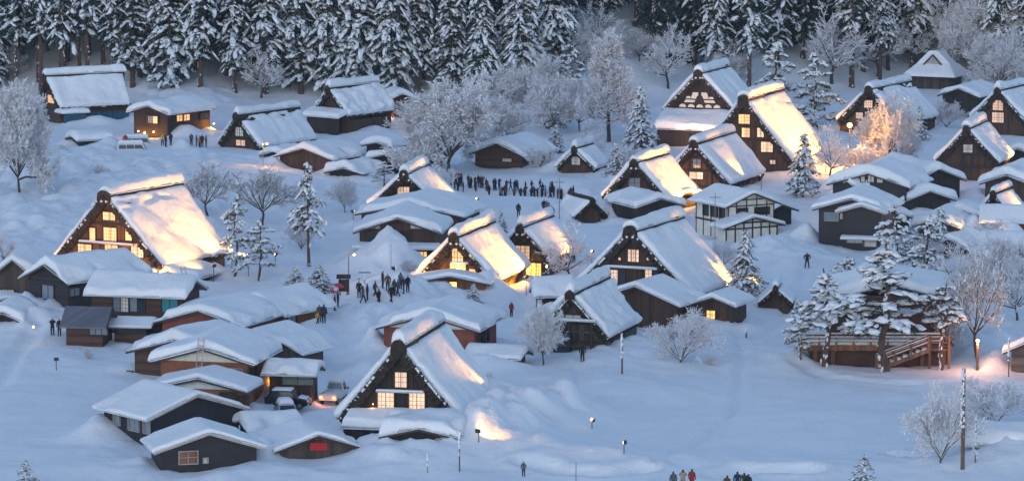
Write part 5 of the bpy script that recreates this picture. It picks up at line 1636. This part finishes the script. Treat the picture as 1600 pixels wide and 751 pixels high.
def eave_lamp(h, x, y, z, power, label, color=WARM, r=.11):
    root = empty('eave_lamp', l2w(h, x, y, z), -h['a'])
    tag(root, label, 'lamp')
    m = MB(); V, F = ICO[1]; m.addnp(V * r, F); m.build('bulb', 'bulb', root, True)
    MB().tube((0, 0, r), (0, 0, r + .1), .06, .05, 8).build('socket', 'metal_dark', root)
    add_light('POINT', root, (0, -.2, -.2), power, color, size=.12)
def at_wall(h, px, py, y):
    p = hit(h['loc'], h['a'], px, py, 1, y); return p.x, p.z
h = HOUSES['R1']
for px, py, pw in ((216, 205, 90), (226, 207, 70), (240, 206, 60)):
    x, z = at_wall(h, px, py, -.9)
    eave_lamp(h, x, -.9, z, pw, {216: 'leftmost', 226: 'middle', 240: 'rightmost'}[px] + ' orange lamp in the porch behind the vans')
h = HOUSES['R31']; x, z = at_wall(h, 708, 446, -.4); eave_lamp(h, x, -.4, z, 90, 'yellow lamp in the entrance porch of the golden farmhouse', (1, .6, .12))
h = HOUSES['G2']; x, z = at_wall(h, 715, 415, -.4); eave_lamp(h, x, -.45, z, 60, 'yellow lamp on the gable of the golden farmhouse', (1, .6, .12), .08)
h = HOUSES['G3']; x, z = at_wall(h, 822, 413, -.4); eave_lamp(h, x, -.45, z, 60, 'lamp at the yellow doorway', (1, .6, .12), .08)
h = HOUSES['G0']; eave_lamp(h, -2.25, -.3, h['ze'] + 1.35, 3, 'tiny lamp beside the left pale window of the centre farmhouse', WARM, .05)
h = HOUSES['R14f']; eave_lamp(h, h['w'] - .4, -.35, 1.75, 70, 'lamp on the right corner of the black lower left house')
h = HOUSES['R1']; eave_lamp(h, h['w'] + .3, h['L'] - .3, 1.4, 130, 'lamp at the back corner of the vans house')
h = HOUSES['R7']; eave_lamp(h, -1.9, -.2, 1.5, 50, 'lamp on the narrow hut at the forest edge')
h = HOUSES['R10']; eave_lamp(h, -3.6, 3.0, 2.6, 25, 'small lamp left of the black clapboard house')
h = HOUSES['R35']; eave_lamp(h, -.6, -.7, 1.6, 110, 'lamp under the small lit roof by the left farmhouse')
h = HOUSES['G12']; eave_lamp(h, -2.6, -.4, 1.0, 10, 'left lamp on the pale window farmhouse'); eave_lamp(h, 2.4, -.4, 1.0, 10, 'right lamp on the pale window farmhouse')
h = HOUSES['R14d']; eave_lamp(h, 4.0, 6.6, 1.2, 25, 'lamp at the back corner of the ladder house')
h = HOUSES['R12']; eave_lamp(h, -2.6, 6.3, 1.9, 6, 'yellow lamp beside the ribbed roof shed', (1, .6, .1))

# ================================================================== POLES
def pole(px, py, h, label, r=.06, mat='metal_grey', snow=True, cross=0, name='pole', cat='pole'):
    g = G(px, py)
    root = empty(name, g); tag(root, label, cat)
    MB().tube((0, 0, -1), (0, 0, h), r, r * .8, 8).build('shaft', mat, root)
    for k in range(cross):
        MB().box(-.6, .6, -r - .08, -r, h - .5 - k * .6, h - .4 - k * .6).build('crossarm', mat, root)
    if snow:
        rg = np.random.default_rng(int(px))
        n = int(h * 9); z = rg.uniform(.4 * h, h, n); an = rg.uniform(3, 5, n)
        m = MB(); s = rg.uniform(.04, .1, n)
        blobs(m, np.column_stack([r * np.cos(an), r * np.sin(an), z]), np.column_stack([s, s, s * 1.8]), rg)
        m.build('pole_snow', 'snow_tree', root, True)
pole(1504, 732, 7.8, 'tall wooden pole with snow stuck to it at the lower right', .17, 'pole_wood')
pole(1524, 722, 3.6, 'thinner short pole right of the tall wooden pole', .06, 'pole_wood')
pole(718, 736, 3.3, 'dark pole in front of the centre farmhouse porch', .06, 'pole_wood')
pole(972, 584, 3.6, 'post standing right of the unlit grey barn', .09, 'pole_wood')
pole(874, 342, 4.6, 'thin pole between the queue and the small buried hut', .05, snow=False, cross=1)
pole(1001, 325, 5.0, 'thin antenna pole before the farmhouse behind the timbered house', .03, snow=False)
pole(1117, 392, 6.2, 'thin pole left of the white timbered house', .04, snow=False, cross=1)
pole(1576, 588, 3.4, 'dark post left of the log hut', .05, 'metal_dark')
pole(611, 430, 3.2, 'thin stake on the round snow heap', .03, snow=False)
pole(570, 452, 1.9, 'pair sign stake by the standing crowd', .04, 'metal_dark', cross=1)
pole(900, 750, 1.4, 'bamboo stake in the bottom snow', .03, 'pole_wood', snow=False)
pole(668, 738, 1.5, 'twig stake in the mound before the porch', .03, 'pole_wood')
pole(1112, 540, 1.6, 'short stake right of the spreading frosted bush', .05, 'pole_wood')
pole(1166, 527, .9, 'stump stake below the lit window annex', .09, 'pole_wood')
# information board by the crowd
g = G(537, 466); bd = empty('notice_board', g); tag(bd, 'brown roofed notice board left of the standing crowd', 'sign')
for x in (-.35, .35): MB().box(x - .07, x + .07, -.07, .07, -.5, 2.0).build('post', 'pole_wood', bd)
MB().box(-.5, .5, -.1, -.071, .7, 1.9).build('panel', 'wood_brown', bd)
MB().add([(-.7, -.4, 2.0), (.7, -.4, 2.0), (.7, .4, 2.0), (-.7, .4, 2.0), (-.7, 0, 2.4), (.7, 0, 2.4)], [(0, 1, 5, 4), (2, 3, 4, 5), (0, 4, 3), (1, 2, 5), (3, 2, 1, 0)]).build('roof', 'wood_brown', bd)

# ================================================================== PEOPLE
def person_mesh(pose, seed):
    J = dict(pel=(0, 0, .92, .155), wai=(0, 0, 1.06, .15), che=(0, -.01, 1.30, .175), nec=(0, -.01, 1.46, .06), hea=(0, -.03, 1.58, .098), top=(0, -.02, 1.67, .075),
             sl=(-.19, 0, 1.39, .085), el=(-.27, .02, 1.12, .065), wl=(-.25, -.08, .90, .05), hl=(-.24, -.12, .82, .045),
             sr=(.19, 0, 1.39, .085), er=(.27, .02, 1.12, .065), wr=(.25, -.08, .90, .05), hr=(.24, -.12, .82, .045),
             pl=(-.10, 0, .86, .115), kl=(-.11, -.02, .48, .08), al=(-.11, .02, .10, .06), fl=(-.12, -.14, .05, .05),
             pr=(.10, 0, .86, .115), kr=(.11, -.02, .48, .08), ar=(.11, .02, .10, .06), fr=(.12, -.14, .05, .05))
    J = {k: list(v) for k, v in J.items()}
    if pose == 'walk':
        J['kl'][1] = -.16; J['al'][1] = -.22; J['fl'][1] = -.38; J['kr'][1] = .02; J['ar'][1] = .26; J['fr'][1] = .12
        J['el'][1] = .12; J['wl'][1] = .08; J['hl'][1] = .06; J['er'][1] = -.08; J['wr'][1] = -.24; J['hr'][1] = -.30; J['wr'][2] = .98; J['hr'][2] = .95
    if pose == 'photo':
        for s_, e, w, h_ in (('sl', 'el', 'wl', 'hl'), ('sr', 'er', 'wr', 'hr')):
            sg = -1 if s_ == 'sl' else 1
            J[e] = [sg * .27, -.16, 1.20, .065]; J[w] = [sg * .10, -.34, 1.42, .05]; J[h_] = [sg * .05, -.36, 1.50, .045]
    if pose == 'wide':
        J['kl'][0] = -.14; J['al'][0] = -.2; J['fl'][0] = -.22; J['kr'][0] = .14; J['ar'][0] = .2; J['fr'][0] = .22
        J['el'][0] = -.36; J['wl'][0] = -.22; J['wl'][2] = 1.0; J['hl'] = [-.14, -.14, 1.02, .045]
        J['er'][0] = .36; J['wr'][0] = .22; J['wr'][2] = 1.0; J['hr'] = [.14, -.14, 1.02, .045]
    E = [('pel', 'wai'), ('wai', 'che'), ('che', 'nec'), ('nec', 'hea'), ('hea', 'top'), ('che', 'sl'), ('sl', 'el'), ('el', 'wl'), ('wl', 'hl'), ('che', 'sr'), ('sr', 'er'), ('er', 'wr'), ('wr', 'hr'),
         ('pel', 'pl'), ('pl', 'kl'), ('kl', 'al'), ('al', 'fl'), ('pel', 'pr'), ('pr', 'kr'), ('kr', 'ar'), ('ar', 'fr')]
    ks = list(J)
    me = bpy.data.meshes.new('skeleton')
    me.from_pydata([J[k][:3] for k in ks], [(ks.index(a), ks.index(b)) for a, b in E], [])
    o = bpy.data.objects.new('skeleton', me); COL.objects.link(o)
    md = o.modifiers.new('skin', 'SKIN'); md.use_smooth_shade = True
    o.modifiers.new('sub', 'SUBSURF').levels = 1
    if not me.skin_vertices: 
        bpy.context.view_layer.objects.active = o
    for i, k in enumerate(ks):
        me.skin_vertices[0].data[i].radius = (J[k][3], J[k][3])
        me.skin_vertices[0].data[i].use_root = (k == 'pel')
    dg = bpy.context.evaluated_depsgraph_get()
    ev = o.evaluated_get(dg)
    out = bpy.data.meshes.new_from_object(ev)
    bpy.data.objects.remove(o)
    out.name = 'body'
    for m in ('coat0', 'trousers', 'skin', 'hat'):
        out.materials.append(MATS[m])
    for p in out.polygons:
        c = p.center
        z = c.z
        if z > 1.47 and abs(c.x) < .14 and c.y > -.3:
            p.material_index = 2 if (c.y < -.05 and z < 1.63) else 3
        elif pose != 'photo' and z < .88 and abs(c.x) > .2 and z > .7 and abs(c.y) > .05: p.material_index = 2
        elif z < .80: p.material_index = 1
        else: p.material_index = 0
        p.use_smooth = True
    return out
COATS = [('black', (.012, .012, .015)), ('dark blue', (.015, .03, .075)), ('grey', (.09, .09, .10)), ('brown', (.10, .055, .03)), ('red', (.30, .02, .03)), ('dark green', (.02, .05, .035)), ('beige', (.32, .25, .17)),
         ('yellow', (.45, .32, .05)), ('pale blue', (.12, .22, .34)), ('orange', (.42, .16, .04))]
for i, (n_, c_) in enumerate(COATS): simple('coat%d' % i, c_, .85)
simple('trousers', (.018, .018, .024), .9); simple('skin', (.42, .26, .19), .6); simple('hat', (.03, .025, .025), .9)
PM = {p: person_mesh(p, 1) for p in ('stand', 'walk', 'photo', 'wide')}

def person(px, py, coat, rz, label, pose='stand', group=None, sc=1.0, dz=0.0):
    o = bpy.data.objects.new('person', PM[pose]); COL.objects.link(o)
    o.location = G(px, py) + Vector((0, 0, dz)); o.rotation_euler = (0, 0, R(rz)); o.scale = (sc, sc, sc)
    o.material_slots[0].link = 'OBJECT'; o.material_slots[0].material = MATS['coat%d' % coat]
    tag(o, label, 'person', group)
    return o
rq = np.random.default_rng(77)
# the queue along the path, two deep
for i in range(64):
    t_ = i / 63
    px = 702 + t_ * 192 + rq.uniform(-4.5, 4.5)
    py = np.interp(px, [700, 760, 830, 895], [292, 299, 307, 313]) + (rq.uniform(-6, 2) if px > 830 else rq.uniform(-4, 2))
    c = int(rq.choice([0, 0, 0, 1, 1, 2, 3, 5, 4, 0, 8, 0, 1]))
    ps = ['stand', 'stand', 'walk', 'photo'][rq.integers(0, 4)]
    person(px, py, c, rq.uniform(40, 140), 'person in a %s coat %s in the long queue' % (COATS[c][0], {'stand': 'standing', 'walk': 'stepping forward', 'photo': 'holding up a camera'}[ps]), ps, 'people queueing on the snowy path', rq.uniform(.8, .9))
person(810, 340, 0, 160, 'lone person in black standing on the drift left of the pair', 'stand')
person(850, 334, 0, 20, 'left of the pair in dark coats on the trodden path', 'stand'); person(855, 336, 2, 200, 'right of the pair in dark coats on the trodden path', 'walk')
person(862, 344, 3, 10, 'person in brown just below the pair on the path', 'walk'); person(857, 347, 0, 90, 'person in black lowest of the group on the path', 'stand')
person(910, 566, 0, 180, 'person in black before the unlit grey barn', 'stand')
person(1261, 419, 0, 0, 'person with legs apart standing on the open snow bank', 'wide')
person(799, 495, 4, 40, 'small figure in dark red below the open gate hut', 'stand', sc=.9)
person(82, 524, 1, 20, 'left of two people in dark coats by the lower left sheds', 'photo'); person(93, 525, 0, -20, 'right of two people in dark coats by the lower left sheds', 'stand')
person(499, 503, 3, 30, 'person in brown on the path right of the orange brown house', 'stand'); person(506, 505, 1, 160, 'tall person in dark blue on the path by the red umbrellas', 'stand', sc=1.08)
person(496, 507, 7, 60, 'small person in yellow below the tall dark blue one', 'walk', sc=.75)
ur = person(523, 484, 4, 80, 'person in red under the lower umbrella', 'stand', sc=.95); person(528, 483, 5, 100, 'person in green beside the one in red', 'stand')
gi = 0
for px, py, c, ps in ((561, 468, 0, 'stand'), (567, 466, 2, 'walk'), (574, 469, 0, 'stand'), (586, 465, 3, 'walk'), (592, 466, 0, 'stand'), (598, 463, 1, 'stand'), (606, 461, 3, 'stand'), (616, 462, 5, 'stand'), (611, 464, 0, 'walk'), (626, 458, 2, 'stand'), (631, 460, 1, 'photo'), (637, 457, 0, 'stand'), (622, 463, 2, 'walk')):
    gi += 1
    person(px, py, c, rq.uniform(0, 360), 'person in a %s coat in the crowd by the golden porch' % COATS[c][0], ps, 'crowd by the golden farmhouse')
for px, py, c, l in ((196, 229, 4, 'person in red behind the front van'), (254, 229, 7, 'person in yellow at the parked vans'), (259, 230, 0, 'person in black at the parked vans'), (267, 229, 1, 'person in dark blue right of the vans'),
                     (299, 228, 2, 'small seated looking figure in grey left of the walkers'), (307, 230, 3, 'person in brown among the walkers by the vans house'), (312, 231, 9, 'person in orange among the walkers by the vans house'), (316, 231, 0, 'person in black among the walkers by the vans house'), (322, 231, 4, 'person in dark red last of the walkers by the vans house')):
    person(px, py, c, rq.uniform(0, 360), l, 'stand')
for px, py, c, l, ps in ((1052, 770, 2, 'person in grey cut by the bottom edge', 'stand'), (1067, 767, 6, 'person in beige holding something at the bottom edge', 'photo'), (1081, 766, 4, 'person in dark red at the bottom edge', 'stand'),
                         (1136, 776, 3, 'leftmost person in the bottom ditch', 'stand'), (1152, 770, 1, 'person in dark blue in the bottom ditch', 'stand'), (1163, 772, 5, 'person in green in the bottom ditch', 'photo'), (1169, 774, 0, 'rightmost person in the bottom ditch', 'stand')):
    person(px, py, c, rq.uniform(150, 210), l, ps)
person(818, 744, 2, 180, 'small grey figure at the lower path', 'stand', sc=.7)

def umbrella(px, py, h, colr, label, tilt):
    g = G(px, py)
    root = empty('umbrella', g + Vector((0, 0, h)), 0); root.rotation_euler = (R(tilt), R(14), 0)
    tag(root, label, 'umbrella')
    n = 12; v = [(0, 0, .28)]; 
    for ring, (rr, zz) in enumerate(((.32, .22), (.55, .08))):
        v += [(rr * math.cos(2 * math.pi * k / n), rr * math.sin(2 * math.pi * k / n), zz - (.03 if k % 2 and ring else 0)) for k in range(n)]
    f = [(0, 1 + k, 1 + (k + 1) % n) for k in range(n)] + [(1 + k, 1 + n + k, 1 + n + (k + 1) % n, 1 + (k + 1) % n) for k in range(n)]
    MB().add(v, f).build('canopy', simple('canopy_%d' % px, colr, .6), root)
    MB().tube((0, 0, -.75), (0, 0, .3), .015, .015, 6).build('shaft', 'metal_dark', root)
umbrella(529, 476, 1.7, (.55, .02, .06), 'upper red umbrella by the dark bushes', 10)
umbrella(521, 486, 1.75, (.45, .03, .07), 'lower red umbrella held by the person in red', -12)

# ================================================================== VEHICLES
def rounded(mb_v, mb_f, w):
    import bmesh
    bm = bmesh.new()
    vs_ = [bm.verts.new(p) for p in mb_v]
    for f in mb_f: bm.faces.new([vs_[i] for i in f])
    bmesh.ops.recalc_face_normals(bm, faces=bm.faces)
    bmesh.ops.bevel(bm, geom=list(bm.edges), offset=w, segments=2, affect='EDGES', profile=.6)
    return bm
def prof_body(name, prof, hw, root, mat, top_in=0.0, zsplit=None, bev=.06):
    """side profile (x, z) swept across the width; pulled in above zsplit"""
    n = len(prof); v = []
    for sy in (-1, 1):
        for x, z in prof:
            k = hw - (top_in * max(0, z - zsplit) if zsplit is not None else 0)
            v.append((x, sy * k, z))
    f = [tuple(range(n)), tuple(range(2 * n - 1, n - 1, -1))] + [(k, n + k, n + (k + 1) % n, (k + 1) % n) for k in range(n)]
    bm = rounded(v, f, bev)
    me = bpy.data.meshes.new(name); bm.to_mesh(me); bm.free()
    me.materials.append(MATS[mat])
    for p in me.polygons: p.use_smooth = False
    o = bpy.data.objects.new(name, me); COL.objects.link(o); o.parent = root
    return o
simple('paint_black', (.012, .013, .018), .25); simple('paint_white', (.62, .62, .62), .35); simple('paint_silver', (.35, .36, .38), .35); simple('lamp_glass', (.7, .7, .72), .1); simple('lamp_red', (.35, .01, .01), .3)

def wheel(root, x, y, r=.31):
    w = empty('wheel', (x, y, r), 0, root)
    sg = 1 if y > 0 else -1
    MB().tube((0, -.1, 0), (0, .1, 0), r, r, 14).build('tyre', 'rubber', w)
    MB().tube((0, sg * .101, 0), (0, sg * .12, 0), r * .62, r * .55, 10).build('rim', 'metal_grey', w)
def car(kind, px, py, rz, paint, label, snow=.12, lights=False):
    g = G(px, py)
    if px < 230: g = g - Vector((0, 0, .55))
    root = empty({'car': 'parked_car', 'van': 'parked_van', 'truck': 'pickup_truck'}[kind], g + Vector((0, 0, .0)), R(rz))
    tag(root, label, {'car': 'car', 'van': 'van', 'truck': 'truck'}[kind])
    if kind == 'car':
        L, hw = 3.7, .82
        body = [(-1.82, .30), (1.82, .30), (1.86, .62), (1.72, .82), (.95, .98), (-1.70, 1.02), (-1.86, .8)]
        cab = [(-1.62, .97), (1.02, .95), (.42, 1.48), (-.2, 1.55), (-1.25, 1.50)]
        side = [[(-1.42, 1.02), (-.72, 1.02), (-.72, 1.42), (-1.2, 1.40)], [(-.66, 1.02), (.10, 1.02), (.10, 1.42), (-.66, 1.42)], [(.16, 1.02), (.80, 1.02), (.40, 1.38), (.16, 1.41)]]
        wx = 1.18
    elif kind == 'van':
        L, hw = 3.9, .80
        body = [(-1.9, .32), (1.9, .32), (1.95, .8), (1.85, 1.05), (-1.92, 1.05), (-1.95, .7)]
        cab = [(-1.9, 1.02), (1.85, 1.02), (1.45, 1.75), (1.2, 1.86), (-1.75, 1.86), (-1.88, 1.7)]
        side = [[(-1.7, 1.1), (-.75, 1.1), (-.75, 1.62), (-1.66, 1.62)], [(-.68, 1.1), (.3, 1.1), (.3, 1.62), (-.68, 1.62)], [(.37, 1.1), (1.55, 1.1), (1.28, 1.62), (.37, 1.62)]]
        wx = 1.25
    else:
        L, hw = 3.6, .78
        body = [(-1.75, .42), (1.75, .42), (1.78, .95), (.6, .95), (.6, .62), (-1.75, .62)]
        cab = [(.55, .9), (1.75, .9), (1.52, 1.65), (1.3, 1.78), (.6, 1.78)]
        side = [[(.72, 1.02), (1.5, 1.02), (1.36, 1.58), (.72, 1.58)]]
        wx = 1.15
    prof_body('body', body, hw, root, paint)
    zs_ = cab[0][1]
    prof_body('cabin', cab, hw - .03, root, paint, .18, zs_, .05)
    for sg in (-1, 1):
        for q_ in side:
            v = [(x, sg * (hw - .03 - .18 * (z - zs_) + d), z) for d in (.012, -.02) for x, z in q_]
            MB().add(v, [(0, 1, 2, 3), (0, 4, 5, 1), (1, 5, 6, 2), (2, 6, 7, 3), (3, 7, 4, 0)]).build('side_window', 'glass_dark', root)
    fx = {'car': ((1.0, 1.0), (.50, 1.44)), 'van': ((1.86, 1.08), (1.52, 1.68)), 'truck': ((1.74, 1.02), (1.56, 1.58))}[kind]
    rx = {'car': ((-1.62, 1.04), (-1.34, 1.44)), 'van': ((-1.90, 1.15), (-1.88, 1.66)), 'truck': ((.555, 1.08), (.585, 1.60))}[kind]
    for (a_, b_), o_, nm in ((fx, .045, 'windscreen'), (rx, -.03, 'rear_window')):
        y0, y1 = hw - .16, hw - .24
        v = [(a_[0] + o_, -y0, a_[1]), (a_[0] + o_, y0, a_[1]), (b_[0] + o_, y1, b_[1]), (b_[0] + o_, -y1, b_[1])]
        v += [(p[0] - o_ * 1.2, p[1], p[2]) for p in v]
        MB().add(v, [(0, 1, 2, 3), (0, 4, 5, 1), (1, 5, 6, 2), (2, 6, 7, 3), (3, 7, 4, 0)]).build(nm, 'glass_blue' if kind == 'truck' else 'glass_dark', root)
    for sx in (-1, 1):
        for sg in (-1, 1): wheel(root, sx * wx, sg * (hw - .1), .30)
    for sg in (-1, 1):
        xf = {'car': 1.84, 'van': 1.93, 'truck': 1.76}[kind]
        MB().box(xf - .06, xf + .03, sg * .55 - .15, sg * .55 + .15, .62, .78).build('headlight', 'lamp_glass', root)
        xr = {'car': -1.86, 'van': -1.95, 'truck': -1.78}[kind]
        z0_ = .78 if kind == 'car' else .6
        tl = MB().box(xr - .03, xr + .06, sg * .58 - .13, sg * .58 + .13, z0_, z0_ + .2).build('tail_light', 'tail_light' if lights else 'lamp_red', root)
        if lights: add_light('POINT', root, (xr - .35, sg * .58, z0_ - .2), 5, (1, .25, .06), size=.1)
        MB().box(cab[1][0] - .35 if kind != 'car' else .62, cab[1][0] - .2 if kind != 'car' else .78, sg * (hw + .02), sg * (hw + .18), 1.0, 1.14).build('wing_mirror', 'metal_dark', root)
    if kind == 'truck':
        for sg in (-1, 1): MB().box(-1.77, .5, sg * hw - .03, sg * hw + .03, .625, .98).build('bed_side', paint, root)
        MB().box(-1.80, -1.74, -hw + .04, hw - .04, .625, .98).build('tailgate', paint, root)
        m = MB(); pillow(m, -1.7, .45, -hw + .06, hw - .06, lambda X, Y: .63 + 0 * X, .3, 3, .3, .03, 0, 0); m.build('bed_snow', 'snow_roof', root, True)
        MB().box(-1.82, -1.805, -.2, .2, .72, .84).build('number_plate', 'paper', root)
    zt_ = max(z for x, z in cab); xs = [x for x, z in cab if z > zt_ - .16]
    m = MB(); pillow(m, min(xs), max(xs), -hw + .2, hw - .2, lambda X, Y: zt_ - .03 + 0 * X, snow + .03, 4, .3, .02, 0, 0); m.build('roof_snow', 'snow_roof', root, True)
    if kind == 'car':
        m = MB(); pillow(m, 1.02, 1.72, -.62, .62, lambda X, Y: .99 - (X - .95) * .2, .1, 4, .3, .02, 0, 0); m.build('bonnet_snow', 'snow_roof', root, True)
    return root
car('car', 450, 635, -10, 'paint_black', 'black hatchback with snow on its roof before the garage')
car('car', 447, 658, -78, 'paint_silver', 'snow covered silver car nose down below the black hatchback', .4)
car('truck', 521, 628, 76, 'paint_white', 'white pickup with glowing orange tail lights on the lane', .06, True)
car('van', 206, 238, 5, 'paint_white', 'front white van half sunk behind the snow bank', .3)
car('van', 214, 228, 8, 'paint_white', 'rear white van parked before the lamplit porch', .3)

# ================================================================== HAZE
hz = MB(); hz.box(-700, 700, -20, 900, -12, 130)
mh = bpy.data.materials.new('haze'); mh.use_nodes = True
nt = mh.node_tree; nt.nodes.clear()
mo = nt.nodes.new('ShaderNodeOutputMaterial'); pv = nt.nodes.new('ShaderNodeVolumePrincipled')
pv.inputs['Color'].default_value = (.70, .84, 1.0, 1); pv.inputs['Density'].default_value = 0.00007
nt.links.new(pv.outputs[0], mo.inputs['Volume'])
ho = hz.build('haze', mh); tag(ho, kind='stuff')
